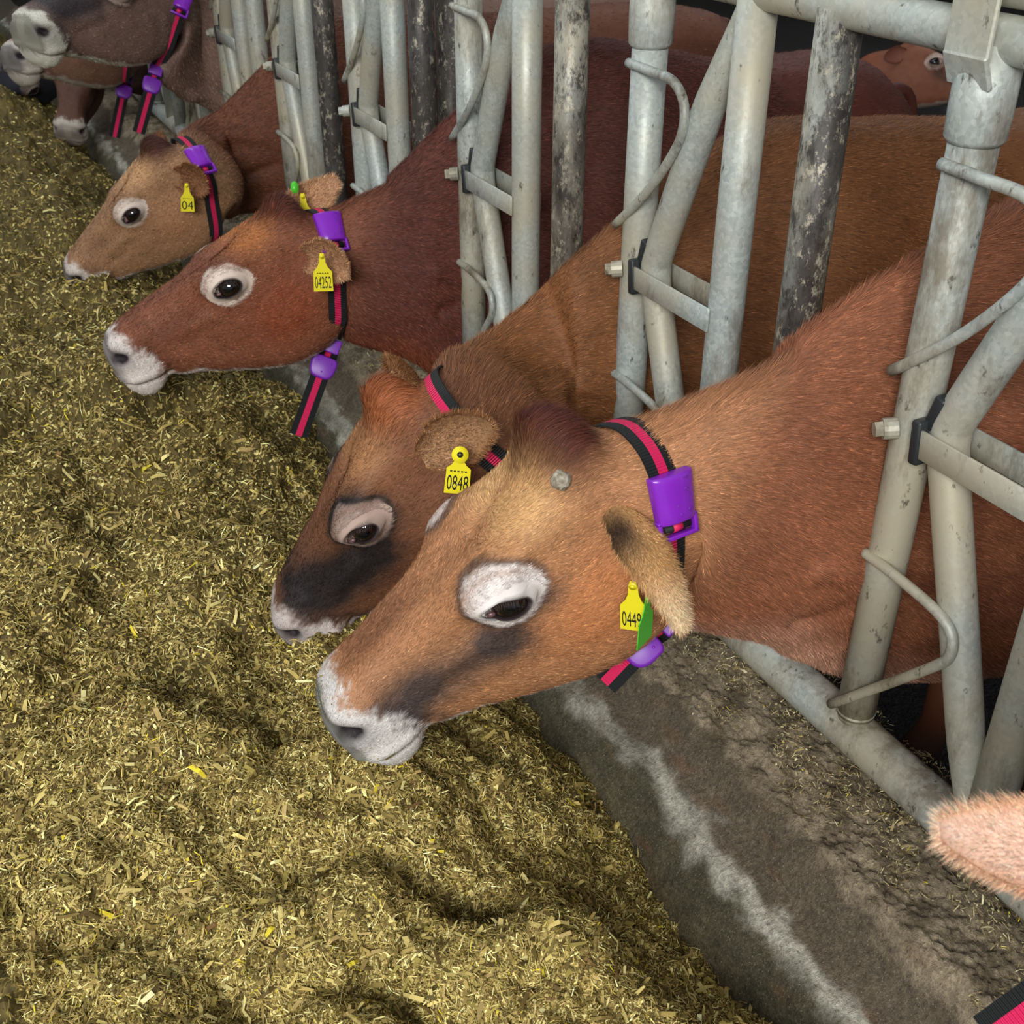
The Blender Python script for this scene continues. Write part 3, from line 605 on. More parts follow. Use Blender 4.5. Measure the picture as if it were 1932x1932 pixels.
        if 'earbase' in K: kb = (np.exp(-((UU.ravel() - .14) / .24) ** 2) * sst(.4, -.5, VV.ravel() * K.get('ebs', 1)))[:, None]; cb = cb * (1 - kb) + K['earbase'] * kb
        cc = np.vstack([ci, cb]); join(v, None, q2, cc)
        t2_ = np.vstack([q2[:, :3], q2[:, [0, 2, 3]]]); Ni = -no.reshape(-1, 3); Nn = np.vstack([Ni, -Ni]); f_ = np.tile(unit(dr), (len(v), 1)) + np.vstack([sdv * VV.ravel()[:, None] * .6] * 2) 
        hl_ = np.concatenate([np.full(nn_, .010), np.full(nn_, .006)]) 
        rimv = np.concatenate([np.abs(VV.ravel()) > .85] * 2); hl_ = np.where(rimv, hl_ + .006, hl_)
        if nh_: hairs(v, t2_, Nn, unit(f_), hl_, cc, P.get('earhair', max(400, int(nh_ * .055))), .0008, lift=.35, spread=.5, face_cam=False)
        return b0, dr, op, sdv, Le
    ear_fr = []
    for (bl, tp, op, Lw) in P['ears']:
        b0 = hd.w(bl)
        if len(tp) == 2:
            r_ = px_ray(*tp); tc = r_ @ (b0 - CAM); per = np.linalg.norm(CAM + r_ * tc - b0); tip = CAM + r_ * (tc - math.sqrt(max(Lw ** 2 - per ** 2, 0)) * P.get('eardir', 1))
            if per > Lw: tip = b0 + unit(tip - b0) * Lw * 1.0 if per > Lw * 1.5 else tip
        else: tip = b0 + unit(np.array(tp, float)) * Lw
        ear_fr.append(ear(bl, tip, np.array(op, float), Lw, K['ear'], K['earin'], P.get('ewid', .046)))
    if P.get('specks'):
        wgt = (ns_ < .05) * ((x > 425) & (z > -150) & (z < -45)) * (.3 + (ay < 30)); kq = rr_.choice(len(x), P['specks'], p=wgt / wgt.sum()); fv, ff_, fc_ = flakes(V[kq] + N[kq] * .001, N[kq], .55, P['seed'], tilt=.3, long_share=.25); join(fv, None, ff_, fc_)
    # --- lids
    for (pe, nn, t1, t2) in eyes:
        re = .0255 * hd.s; cb = pe - nn * (re - .0075 * hd.s) - t1 * .003 + t2 * 0
        th = np.linspace(0, 2 * np.pi, 56, endpoint=False); rows = []; cr = []
        for s_, (kk_, hgt, c_) in enumerate([(.86, -.004, 0), (.94, .0015, 0), (1.0, .0042, 0), (1.08, .0052, .1), (1.18, .0045, .6), (1.34, .0028, 1), (1.6, .0008, 1), (1.95, -.0022, 1)]):
            cs_, sn_ = np.cos(th), np.sin(th)
            A = ea * kk_ * cs_; Bq = eb * kk_ * np.sign(sn_) * np.abs(sn_) ** .92 * np.where(sn_ > 0, 1.05, .92); A = A + .003 * (cs_ > 0) * cs_ ** 4; Bq = Bq - .10 * np.maximum(A, 0)
            pt = pe + A[:, None] * t1 + Bq[:, None] * t2
            ds = pt - cb; hb = np.sqrt(np.maximum((re + .0012) ** 2 - ((ds @ t1) ** 2 + (ds @ t2) ** 2), 0)) - (pe - cb) @ nn
            srf = np.zeros(len(th))
            if s_ > 3:
                for q_ in range(len(th)):
                    hh_ = G_b.ray_cast(Vector(pt[q_] + nn * .06), Vector(-nn)); srf[q_] = (np.array(hh_[0]) - pe) @ nn if hh_[0] else -.002
                hh2 = srf + hgt * (1 - (s_ - 4) * .15)
                hh2 = np.maximum(hh2, np.where((ds @ t1) ** 2 + (ds @ t2) ** 2 < (re * .985) ** 2, hb + .0012, -9)); 
                if s_ == 4: hh2 = np.maximum(hh2, np.maximum(hb, -.004) + .003)
            else: hh2 = np.maximum(hb, -.006) + hgt
            rows.append(pt + nn * hh2[:, None]); rc = K['ring'] if K.get('ringa', 1) > .3 else K['head']
            cr.append(np.tile(lin(40, 30, 31) * (1 - c_) + rc * c_, (len(th), 1)))
        v = np.vstack(rows); nt = len(th); ia = np.arange(len(rows) - 1)[:, None] * nt + np.arange(nt)[None]; ja = np.arange(len(rows) - 1)[:, None] * nt + ((np.arange(nt) + 1) % nt)[None]
        q4 = np.stack([ia, ja, ja + nt, ia + nt], -1).reshape(-1, 4); join(v, None, q4, np.vstack(cr))
        if nh_ > 20000:
            lsh = []; r0 = rows[2]
            for q_ in range(80):
                a_ = rr_.uniform(.15, 2.6); kf = a_ / (2 * np.pi) * nt; p_ = r0[int(kf) % nt]; dd_ = unit(nn * .9 - t2 * .55 - t1 * .25 * math.cos(a_) + rr_.randn(3) * .12); l_ = rr_.uniform(.008, .014)
                lsh.append([p_ - t1 * .0003, p_ + t1 * .0003, p_ + dd_ * l_])
            join(np.array(lsh).reshape(-1, 3), np.arange(240).reshape(-1, 3), None, lin(60, 46, 40))
    # --- legs
    def leg(cx, cy, hind):
        if hind: pts = [(cx - .02, cy, .62), (cx - .05, cy, .42), (cx + .01, cy, .30), (cx + .06, cy, .22), (cx + .055, cy, .12), (cx + .05, cy, -.02), (cx + .03, cy, -.075), (cx + .005, cy, -.115), (cx - .005, cy, -.148)]; rd = [.13, .105, .065, .043, .034, .031, .036, .045, .056]
        else: pts = [(cx, cy, .60), (cx, cy, .42), (cx - .005, cy, .28), (cx - .01, cy, .20), (cx, cy, .13), (cx, cy, -.02), (cx - .01, cy, -.075), (cx - .03, cy, -.115), (cx - .035, cy, -.148)]; rd = [.10, .080, .052, .046, .034, .031, .036, .045, .056]
        pp = crv(pts, 4); rq = np.interp(np.linspace(0, 1, len(pp)), np.linspace(0, 1, len(rd)), rd); v, f = tube(pp, rq, 16, cap=False)
        lc = mixc(np.tile(K['body'] * .95, (len(v), 1)), lin(52, 44, 40), sst(.0, -.12, v[:, 2])); join(v, None, f, lc)
        e_ = v[-16:]; join(np.vstack([e_, e_.mean(0)]), [(a_, (a_ + 1) % 16, 16) for a_ in range(16)], None, lin(52, 44, 40))
    xb = body[0][0]; Lb = body[-1][0] - xb
    for hind, fx_ in () if P.get('lying') else ((False, .31), (True, .86)):
        for sd in (-1, 1): leg(xb + Lb * fx_, (body[-1][4] if len(body[-1]) > 4 and hind else Yg) + sd * (.13 if not hind else .16), hind)
    # tail
    tp = crv([(xb + Lb - .16, Yg, body[-3][1] - .07), (xb + Lb - .03, Yg, body[-3][1] - .09), (xb + Lb + .035, Yg + .01, .6), (xb + Lb + .045, Yg + .02, .30), (xb + Lb + .05, Yg + .02, .10)], 6)
    v, f = tube(tp, np.interp(np.linspace(0, 1, len(tp)), [0, .2, .75, .85, 1], [.035, .02, .013, .03, .008]), 12, cap=False); join(v, None, f, K['body'] * .8)
    me = mesh_of('cow', np.vstack(Vs), [np.vstack(Fs3), np.vstack(Fs4)], np.vstack(Cs), [M_fur])
    o = put('cow', me, (xb + Lb * .5, Yg, -.15)); turn = P.get('turn')
    if turn: Rz = Matrix.Rotation(turn[1], 4, 'Z'); o.matrix_world = Matrix.Translation(Vector(turn[0])) @ Rz @ Matrix.Translation(Vector(-hd.o)) @ Matrix.Translation(o.location)
    tag(o, P['label'], 'cow', P.get('group'))
    # wet dark eyeballs
    for (pe, nn, t1, t2) in eyes:
        re = .0255 * hd.s; cb = pe - nn * (re - .0075 * hd.s) - t1 * .003
        a_, b_ = np.meshgrid(np.linspace(0, 2 * np.pi, 41)[:-1], np.linspace(0, np.pi, 41)); sp = np.stack([np.sin(b_) * np.cos(a_), np.sin(b_) * np.sin(a_), np.cos(b_)], -1).reshape(-1, 3)
        v = cb + re * (sp[:, :1] * t1 + sp[:, 1:2] * t2 + sp[:, 2:] * nn); ids = np.arange(1640).reshape(41, 40)
        q4 = np.stack([ids[:-1], np.roll(ids[:-1], -1, 1), np.roll(ids[1:], -1, 1), ids[1:]], -1).reshape(-1, 4)
        pr = np.sqrt((sp[:, 0] / .50) ** 2 + (sp[:, 1] / .26) ** 2); ir = np.hypot(sp[:, 0], sp[:, 1])
        ec = np.tile(lin(30, 18, 13), (len(v), 1)); ec = mixc(ec, lin(6, 8, 14), sst(1.1, .9, pr)); ec = mixc(ec, lin(24, 17, 16), sst(.70, .78, ir)); ec = mixc(ec, lin(58, 42, 40), sst(.88, .96, ir))
        e_ = put('eye', mesh_of('eye', v, [q4], ec, [M_eye]), parent=o)
        if abs(P.get('open', 13.5)) > 0 and nh_ > 20000:
            cr_ = pe + t1 * ea * .80 + nn * .0005 - t2 * .004; bm_ = bmesh.new(); bmesh.ops.create_uvsphere(bm_, u_segments=16, v_segments=10, radius=1)
            vv_ = np.array([q.co[:] for q in bm_.verts]); ff_ = [tuple(q.index for q in f.verts) for f in bm_.faces]; bm_.free()
            mb = MB(); mb.add(cr_ + vv_[:, :1] * t1 * .006 + vv_[:, 1:2] * t2 * .004 + vv_[:, 2:] * nn * .0035, ff_, lin(104, 72, 74)); mb.out('tear_duct', M_nose, parent=e_)
    if P.get('horn'):
        for sd in ((1, -1) if P['horn'] == 2 else (1,)):
            hw_ = hd.w((40, sd * 200, 40)); h = G_b.ray_cast(Vector(hd.w((38, sd * 110, 30))), Vector(unit(hd.w((38, 0, -40)) - hd.w((38, sd * 110, 30)))))
            if h[0]:
                p_ = np.array(h[0]); n_2 = unit(np.array(h[1])); n_2 = n_2 if n_2 @ (hd.d((0, sd, .5))) > 0 else -n_2; sc_ = .0105 * hd.s
                v, f = tube([p_ - n_2 * sc_ * .6, p_ + n_2 * sc_ * .3, p_ + n_2 * sc_ * .9, p_ + n_2 * sc_ * 1.25], [sc_ * 1.25, sc_ * 1.15, sc_ * .85, sc_ * .3], 14)
                v = v + Noise(7, .006)(v)[:, None] * .0016; mb = MB(); mb.add(v, f); mb.out('horn_bud', M_horn, parent=o)
    # full-body tree for the collar
    fb = BVHTree.FromPolygons([Vector(v) for v in V], [tuple(int(q) for q in f) for f in F])
    return dict(o=o, hd=hd, bvh=fb, ears=ear_fr, P=P, occ=occ)

def text_mesh(s, size):
    cu = bpy.data.curves.new('digits', 'FONT'); cu.body = s; cu.size = size; cu.align_x = 'CENTER'; cu.align_y = 'CENTER'; cu.extrude = .0002; cu.resolution_u = 3
    ob = bpy.data.objects.new('digits', cu); C.objects.link(ob); dg = bpy.context.evaluated_depsgraph_get(); me = ob.evaluated_get(dg).to_mesh()
    V = np.array([v.co[:] for v in me.vertices]); F = [tuple(p.vertices) for p in me.polygons]; ob.evaluated_get(dg).to_mesh_clear(); bpy.data.objects.remove(ob); bpy.data.curves.remove(cu); return V, F

def ear_tag(cw, center, down, nrm, m, digits=None, w=.036, h=.052, neck=.03, small=True, round_top=True):
    """flat bottle-shaped tag: neck at the pin, plate below; down = direction of the plate"""
    dn = unit(down); nr = unit(nrm - dn * (nrm @ dn)); sx = np.cross(dn, nr)
    prof = [(-.006, 0), (-.007, neck * .5), (-w * .30, neck * .85), (-w / 2, neck * 1.15), (-w / 2 * 1.06, neck + h), (w / 2 * 1.06, neck + h), (w / 2, neck * 1.15), (w * .30, neck * .85), (.007, neck * .5), (.006, 0), (.004, -.006), (-.004, -.006)]
    n = len(prof); a = np.array([center + sx * p[0] + dn * p[1] for p in prof]); v = np.vstack([a + nr * .0007, a - nr * .0007])
    f = [tuple(range(n)), tuple(range(2 * n - 1, n - 1, -1))] + [(i, i + n, (i + 1) % n + n, (i + 1) % n) for i in range(n)]
    mb = MB(); mb.add(v, f); t = mb.out('ear_tag', m, parent=cw, smooth=False)
    mb = MB(); V, F = tube([center + nr * .0005, center + nr * .003], .0058, 18); mb.add(V, F); V, F = tube([center + nr * .003, center + nr * .005], .003, 12); mb.add(V, F); mb.out('tag_button', m, parent=t)
    if digits:
        V, F = text_mesh(digits, h * .62); V[:, 0] *= w * .88 / (V[:, 0].max() - V[:, 0].min()); V[:, 1] *= .55 * h / (V[:, 1].max() - V[:, 1].min())
        M = basis(center + dn * (neck + h * .62) + nr * .0011, sx, -dn, nr)
        # keep the digits readable from outside
        M[:3, 0] = np.cross(-dn, nr); V = np.abs(1) * V; mb = MB(); mb.add(V @ M[:3, :3].T + M[:3, 3], F); mb.out('tag_number', M_ink, parent=t, smooth=False)
    if small:
        mb = MB()
        for q in range(5):
            V, F = bev_box(.0032, .0006, .002, 0, M=basis(center + dn * (neck + h * .16) + nr * .001 + np.cross(-dn, nr) * (q - 2) * .0055, np.cross(-dn, nr), nr, dn)); mb.add(V, F)
        mb.out('tag_print', M_ink, parent=t, smooth=False)
    return t

def collar(cw, pts, label, box=None, hang=None, tail=None, width=.043, group=None, boxsize=(.064, .084, .024), tailtip=True, boxflip=False):
    """neck strap through three points seen on the near side of the neck"""
    bv = cw['bvh']; H3 = []
    for p in pts:
        if len(p) == 3: H3.append(np.array(p, float)); continue
        h = bv.ray_cast(Vector(CAM), Vector(px_ray(*p)))
        if h[0] is None: h = bv.find_nearest(Vector(CAM + px_ray(*p) * np.linalg.norm(cw['occ'] - CAM)))
        H3.append(np.array(h[0]))
    H3 = np.array(H3); nr = unit(np.cross(H3[1] - H3[0], H3[2] - H3[0]))
    if nr @ np.array([1, 0, 0]) < 0: nr = -nr
    # centre: where the ring plane meets the neck axis
    c = cw['occ'] + np.array([.06, 0, 0]); c = c - nr * ((c - H3[0]) @ nr); e1 = unit(np.array([0, 0, 1.]) - nr * nr[2]); e2 = np.cross(nr, e1)
    e2 = e2 if e2 @ (CAM - c) > 0 else -e2
    n = 120; ph = np.linspace(0, 2 * np.pi, n, endpoint=False); R = np.full(n, .12)
    for i, a in enumerate(ph):
        d = e1 * math.cos(a) + e2 * math.sin(a); h = bv.ray_cast(Vector(c), Vector(d))
        if h[0] is not None: R[i] = min(np.linalg.norm(np.array(h[0]) - c), .26)
    for _ in range(3): R = (np.roll(R, 1) + R * 2 + np.roll(R, -1)) / 4
    R = R + .0055; ring = c + R[:, None] * (np.cos(ph)[:, None] * e1 + np.sin(ph)[:, None] * e2)
    low = ring[n // 2 - 6:n // 2 + 6].mean(0)
    base_o = root('cow_collar', tuple(low)); tag(base_o, label, 'collar', group)
    if hang is not None:
        r_ = px_ray(*hang); tl = (low - CAM) @ FW / (r_ @ FW); wt = CAM + r_ * (tl - .03); 
        a1, a2 = int(n * .40), int(n * .62); path = np.vstack([ring[a2:], ring[:a1]]); te0 = CAM + px_ray(*tail) * ((wt - CAM) @ FW / (px_ray(*tail) @ FW)) if tail is not None else wt + np.array([-.02, 0, -.16]); dn0 = unit(te0 - wt); fc0 = unit((CAM - wt) - dn0 * ((CAM - wt) @ dn0))
        path = np.vstack([path, crv([ring[a1], .5 * (ring[a1] + wt - dn0 * .06), wt - dn0 * .052 - fc0 * .004, wt - fc0 * .010, wt - dn0 * .04 - fc0 * .02, .5 * (wt + ring[a2]) - fc0 * .02, ring[a2]], 10)[1:-1]])
    else: wt = None; path = ring
    cen = path.mean(0)
    def strap(path, closed, name, parent, wdir):
        m_ = len(path); T = unit((np.roll(path, -1, 0) - np.roll(path, 1, 0)) if closed else np.gradient(path, axis=0))
        wd = np.array([unit(wdir - t * (wdir @ t)) for t in T]); on = np.cross(T, wd); sg = np.sign((on * (path - cen)).sum()) if closed else np.sign(on.sum(0) @ (CAM - path.mean(0))); on = on * (sg or 1)
        L = np.concatenate([[0], np.cumsum(np.linalg.norm(np.diff(np.vstack([path, path[:1]]), axis=0), axis=1))]); hw = [-.5, -.17, .17, .5]; th = .0014
        V = []; UVs = []
        mm = m_ + 1 if closed else m_
        for i in range(mm):
            k = i % m_
            for s_ in (1, -1):
                for h in hw: V.append(path[k] + wd[k] * width * h + on[k] * (th * s_ + (.0007 if abs(h) < .3 and s_ > 0 else 0))); UVs.append((L[i], h))
        F, mi = [], []
        for i in range(mm - 1):
            a, b = i * 8, (i + 1) * 8
            for j in range(3): F.append((a + j, a + j + 1, b + j + 1, b + j)); mi.append(1 if j == 1 else 0)
            for j in range(4, 7): F.append((a + j, b + j, b + j + 1, a + j + 1)); mi.append(1 if j == 5 else 0)
            F += [(a, b, b + 4, a + 4), (a + 3, a + 7, b + 7, b + 3)]; mi += [0, 0]
        me = mesh_of(name, np.array(V), F, None, [M_black, M_pink], mi, True, np.array(UVs)); me.polygons.foreach_set('use_smooth', [False] * len(me.polygons))
        return put(name, me, parent=parent)
    strap(path, True, 'strap', base_o, nr)
    if box is not None:
        h = bv.ray_cast(Vector(CAM), Vector(px_ray(*box))); bp = np.array(h[0]) if h[0] is not None else H3[1]
        i = int(np.argmin(np.linalg.norm(ring - bp, axis=1))); p = ring[i]; T = unit(ring[(i + 3) % n] - ring[i - 3]); T = T if T[2] < 0 else -T; o_ = np.cross(T, nr); o_ = o_ if o_ @ (p - c) > 0 else -o_
        bw, bl, bt = boxsize; up = -T; sx = np.cross(up, o_)
        def tp(V):
            V = V.copy(); f = (V[:, 1] / bl + .5); V[:, 0] *= .86 + .14 * f; V[:, 2] = np.where(V[:, 2] > 0, V[:, 2] * (1 - .55 * (V[:, 0] / (bw / 2)) ** 2) * (.85 + .15 * f), V[:, 2]); return V
        mb = MB(); q = o_ * (bt * .55)
        # shell body as a fine curved box
        gx = np.linspace(-1, 1, 17); gy = np.linspace(-1, 1, 15); X_, Y_ = np.meshgrid(gx, gy, indexing='ij')
        zf = bt * (1 - .42 * np.abs(X_) ** 2.6) * (1 - .10 * np.abs(Y_) ** 6); xw = bw / 2 * X_ * (.93 + .07 * Y_); yw = bl * .39 * Y_ + bl * .11
        topv = p + sx * xw[..., None] + up * yw[..., None] + o_ * zf[..., None]; botv = p + sx * xw[..., None] + up * yw[..., None] + o_ * (-.001)
        ids = np.arange(17 * 15).reshape(17, 15); q4 = [tuple(f) for f in np.stack([ids[:-1, :-1], ids[1:, :-1], ids[1:, 1:], ids[:-1, 1:]], -1).reshape(-1, 4)]; nn = 17 * 15
        F = q4 + [tuple(i_ + nn for i_ in f[::-1]) for f in q4]; eds = list(ids[:, 0]) + list(ids[-1, 1:]) + list(ids[-2::-1, -1]) + list(ids[0, -2:0:-1])
        F += [(eds[j], eds[j] + nn, eds[(j + 1) % len(eds)] + nn, eds[(j + 1) % len(eds)]) for j in range(len(eds))]
        mb.add(np.vstack([topv.reshape(-1, 3), botv.reshape(-1, 3)]), F); tb = mb.out('transponder_box', M_purple, parent=base_o)
        bv_ = tb.modifiers.new('edge', 'BEVEL'); bv_.width = .0022; bv_.segments = 3; bv_.limit_method = 'ANGLE'; bv_.angle_limit = .7
        # open frame at the foot of the box, strap looping through
        fw = bw * .97; cfr = p - up * bl * .38; mb = MB()
        for (dx, dy, wx, wy) in ((0, -.0125, fw, .006), (-fw / 2 + .003, 0, .006, .027), (fw / 2 - .003, 0, .006, .027), (0, .0115, fw, .005)):
            V, F = bev_box(wx, wy, .013, .0016, 2, basis(cfr + sx * dx + up * dy + o_ * .007, sx, up, o_)); mb.add(V, F)
        mb.out('box_frame', M_purple, parent=tb)
        mb = MB(); V, F = tube([cfr - sx * width * .46 + o_ * .006, cfr + sx * width * .46 + o_ * .006], .0062, 16); mb.add(V, F); mb.out('strap_turn', M_black, parent=tb)
        mb = MB(); V, F = tube([cfr - sx * width * .17 + o_ * .006, cfr + sx * width * .17 + o_ * .006], .0068, 16); mb.add(V, F); mb.out('strap_turn_stripe', M_pink, parent=tb)
        mb = MB()
        V, F = bev_box(.018, .0022, .0012, .0003, 1, basis(p + up * bl * .42 + sx * .008 + o_ * (bt * .93), sx, up, o_)); mb.add(V, F)
        for (mx, my) in ((.012, .02), (.014, -.008), (-.003, -.0), (.0, -.012)):
            V, F = tube(crv([p + sx * (mx + .003) + up * my + o_ * (bt * .985), p + sx * mx + up * (my + .003) + o_ * (bt * .99), p + sx * (mx - .002) + up * my + o_ * (bt * .99), p + sx * (mx + .001) + up * (my - .003) + o_ * (bt * .985)], 4), .0005, 6); mb.add(V, F)
        mb.out('moulded_mark', M_purple_d, parent=tb)
    if wt is not None:
        dvec = np.array([0, 0, -1.]); 
        if tail is not None:
            r_ = px_ray(*tail); te = CAM + r_ * ((wt - CAM) @ FW / (r_ @ FW)); 
        else: te = wt + np.array([-.02, 0, -.16])
        dn = unit(te - wt); fc = unit((CAM - wt) - dn * ((CAM - wt) @ dn)); sx = np.cross(-dn, fc)
        hd_ = unit(nr * .6 + sx * (1 if sx @ nr > 0 else -1))
        mb = MB(); V, F = bev_box(.047, .034, .016, .003, 3, basis(wt - dn * .048 + fc * .002, sx, -dn, fc)); mb.add(V, F); mb.out('buckle', M_purple_d, parent=base_o)
        mb = MB(); V, F = bev_box(.046, .003, .018, .0008, 1, basis(wt - dn * .066 + fc * .002, sx, -dn, fc)); mb.add(V, F); mb.out('buckle_pin', M_steel, parent=base_o)
        k = 40; th = np.linspace(0, 2 * np.pi, k, endpoint=False); xx = .031 * np.sign(np.cos(th)) * np.abs(np.cos(th)) ** .6; yy = np.where(np.sin(th) > 0, .020 * np.abs(np.sin(th)) ** .4, -.034 * np.abs(np.sin(th)) ** .8)
        rows = [(.97, -.009), (1, -.007), (1, .008), (.95, .0115), (.84, .013)]; V = np.vstack([wt + (xx * s_)[:, None] * sx + (yy * s_)[:, None] * -dn + fc * z_ for s_, z_ in rows])
        F = [(r * k + j, r * k + (j + 1) % k, (r + 1) * k + (j + 1) % k, (r + 1) * k + j) for r in range(4) for j in range(k)] + [tuple(range(k))[::-1], tuple(4 * k + j for j in range(k))]
        mb = MB(); mb.add(V, F)
        wgt = mb.out('collar_weight', M_purple_d, parent=base_o)
        mb = MB()
        for (dx, dy) in ((-.016, .006), (.016, .006), (0, -.018)): V, F = tube([wt + sx * dx - dn * dy + fc * .0125, wt + sx * dx - dn * dy + fc * .0142], .0022, 10); mb.add(V, F)
        mb.out('rivet', M_purple, parent=wgt)
        if tail is not None: cen = wt; strap(np.array([wt + (te - wt) * s_ - fc * .006 + fc * .006 * math.sin(s_ * 3) for s_ in np.linspace(-.05, 1, 14)]), False, 'strap_end', base_o, sx)
    return base_o

REAR = [(1.7, 1.08, .25, .26), (2.0, 1.05, .22, .30), (2.4, 1.05, .21, .305), (2.7, 1.07, .27, .27), (2.9, 1.05, .40, .21), (3.0, .98, .50, .14), (3.05, .88, .62, .06)]
def rear(dx=0, dz=0): return [(a + dx, b + dz, c + dz * .5, w_) for a, b, c, w_ in REAR]
B_1 = [(.98, 1.0, .50, .095), (1.15, 1.07, .37, .10), (1.30, 1.11, .31, .15), (1.45, 1.12, .28, .21)] + rear()
B_2 = [(1.0, .874, .42, .092), (1.15, .97, .36, .10), (1.30, 1.05, .32, .15), (1.45, 1.082, .29, .21)] + rear(0, -.015)
B_3 = [(.95, .885, .44, .092), (1.1, .995, .31, .10), (1.25, 1.085, .31, .15), (1.42, 1.13, .30, .21), (1.6, 1.11, .27, .25), (1.85, 1.05, .24, .29), (2.05, 1.045, .25, .29), (2.19, 1.045, .30, .25), (2.34, .985, .42, .20), (2.45, .88, .5, .14), (2.52, .76, .6, .06)]
B_4 = [(.92, .765, .42, .092), (1.1, .90, .40, .10), (1.3, .99, .36, .15), (1.5, 1.0, .3, .21), (1.75, .98, .27, .26), (2.1, .975, .24, .30), (2.5, .97, .27, .28), (2.72, .94, .35, .22), (2.87, .88, .45, .15), (2.95, .76, .6, .06)]
B_5 = [(1.02, 1.20, .62, .10), (1.18, 1.17, .50, .12), (1.35, 1.10, .40, .17), (1.5, 1.04, .33, .21)] + rear(0, -.06)
B_7 = [(1.0, .86, .42, .092), (1.15, .93, .38, .10), (1.32, .99, .34, .15), (1.5, 1.0, .3, .21)] + rear(0, -.06)
B_0 = [(.98, 1.10, .62, .095), (1.15, 1.10, .45, .10), (1.30, 1.11, .36, .15), (1.45, 1.10, .30, .21)] + rear()

tan = lin(188, 122, 76)
cows = []
# nearest whole cow
cows.append(cow('c1', dict(seed=100, specks=170, ecam=0, ewid=.036, tc=(26, 0, 22), label='tan cow with broad white eye ring, nearest head, muzzle in the feed', o=(.6751, 1.1496, .8894), fwd=(-.8056, .102, -.5836), left=(-.1699, -.9835, .0626), s=1.085, yg=1.075, hair=330000, tuft=66, horn=1, dk_=0,
    body=B_1, ears=[((12, 74, -82), (1288, 1192), (.0, .35, -1.), .165), ((12, -74, -60), (-.1, .8, -.35), (-.9, .3, -.2), .14)], open=12.5,
    coat=dict(body=lin(138, 86, 60), head=lin(176, 126, 88), poll=lin(84, 38, 30), brow=lin(206, 164, 112), cheek=lin(196, 130, 82), dark=lin(72, 62, 60), muzzle=lin(214, 210, 206), ring=lin(226, 218, 214), pad=lin(124, 124, 116), pada=1, bridge=lin(132, 88, 62), dk=[(220, 88, -108, (38, 50, 30), 1.1), (268, 72, -114, (50, 45, 28), .6), (340, 60, -106, (60, 50, 38), .9), (382, 58, -120, (30, 40, 40), 1.0), (140, 95, -95, (22, 40, 18), .5)], belly=lin(196, 150, 126), ear=lin(196, 150, 98), earin=lin(206, 160, 120), eartip=lin(226, 198, 160), earbase=lin(58, 40, 28), edge=.75))))
cows.append(cow('c2', dict(seed=200, nz=.055, label='dark-faced brown cow feeding right behind the nearest head', o=(.5762, 1.5241, .8087), fwd=(-.5784, .1918, -.7929), left=(-.3029, -.953, -.0096), s=.996, yg=1.74, hair=170000, tuft=40,
    body=B_2, ears=[((24, 88, -74), (924, 802), (-.55, -.35, -.55), .155), ((12, -72, -30), (737, 705), (-.8, -.2, -.3), .13)],
    coat=dict(body=lin(128, 83, 50), head=lin(122, 80, 56), poll=lin(158, 92, 56), brow=lin(170, 122, 82), dark=lin(36, 32, 33), muzzle=lin(196, 186, 182), ring=lin(176, 152, 140), pad=lin(130, 120, 110), ear=lin(150, 106, 70), earin=lin(176, 136, 100), edge=1.2, ringa=.72,
        dk=[(208, 85, -108, (40, 50, 34), 1.3), (262, 70, -100, (50, 60, 46), 1.2), (325, 52, -84, (56, 60, 50), 1.4), (362, 40, -60, (36, 60, 36), 1.3), (182, 100, -18, (52, 34, 22), 1.1), (140, 90, -70, (20, 40, 40), .6)]))))
cows.append(cow('c3', dict(seed=300, ewid=.056, label='dark red-brown cow wearing yellow ear tag 04252', o=(.7137, 2.5028, .8191), fwd=(-.9229, .0712, -.3783), left=(-.1135, -.9894, .0906), s=1.092, yg=2.43, hair=190000, tuft=30, canthus=(.95, 0, .12), open=17,
    body=B_3, ears=[((20, 80, -84), (652, 512), (-.15, -.75, -.5), .14), ((10, -74, -40), (634, 338), (-.35, -.8, .5), .165)], cup=.85,
    coat=dict(body=lin(92, 49, 40), head=lin(128, 78, 56), poll=lin(88, 42, 30), brow=lin(176, 112, 62), cheek=lin(134, 66, 38), dark=lin(100, 56, 40), muzzle=lin(216, 206, 200), ring=lin(222, 204, 190), pad=lin(108, 104, 100), ear=lin(190, 146, 108), earin=lin(196, 152, 116), edge=.3, belly=lin(142, 76, 50),
        dk=[(330, 50, -88, (60, 50, 20), .5)]))))
cows.append(cow('c4', dict(seed=400, nz=.025, ewid=.05, label='brown cow with tan face and round open eye, feeding behind the dark red one', o=(.6412, 3.5087, .7366), fwd=(-.7831, .0742, -.6175), left=(-.0968, -.9953, .0032), s=1.006, yg=3.81, hair=90000, tuft=34, res=.75, canthus=(.95, 0, .12), open=17,
    body=B_4, ears=[((18, 78, -78), (388, 352), (-.5, -.7, -.4), .125), ((10, -74, -40), (0, .9, .1), (-.9, -.2, 0), .13)],
    coat=dict(body=lin(104, 62, 43), head=lin(154, 116, 84), poll=lin(72, 36, 28), brow=lin(196, 152, 108), cheek=lin(162, 116, 82), dark=lin(96, 66, 52), muzzle=lin(206, 196, 188), ring=lin(216, 200, 186), pad=lin(90, 86, 84), ear=lin(146, 100, 66), earin=lin(150, 106, 74), edge=.2, dk=[(330, 50, -60, (50, 50, 16), .4)]))))
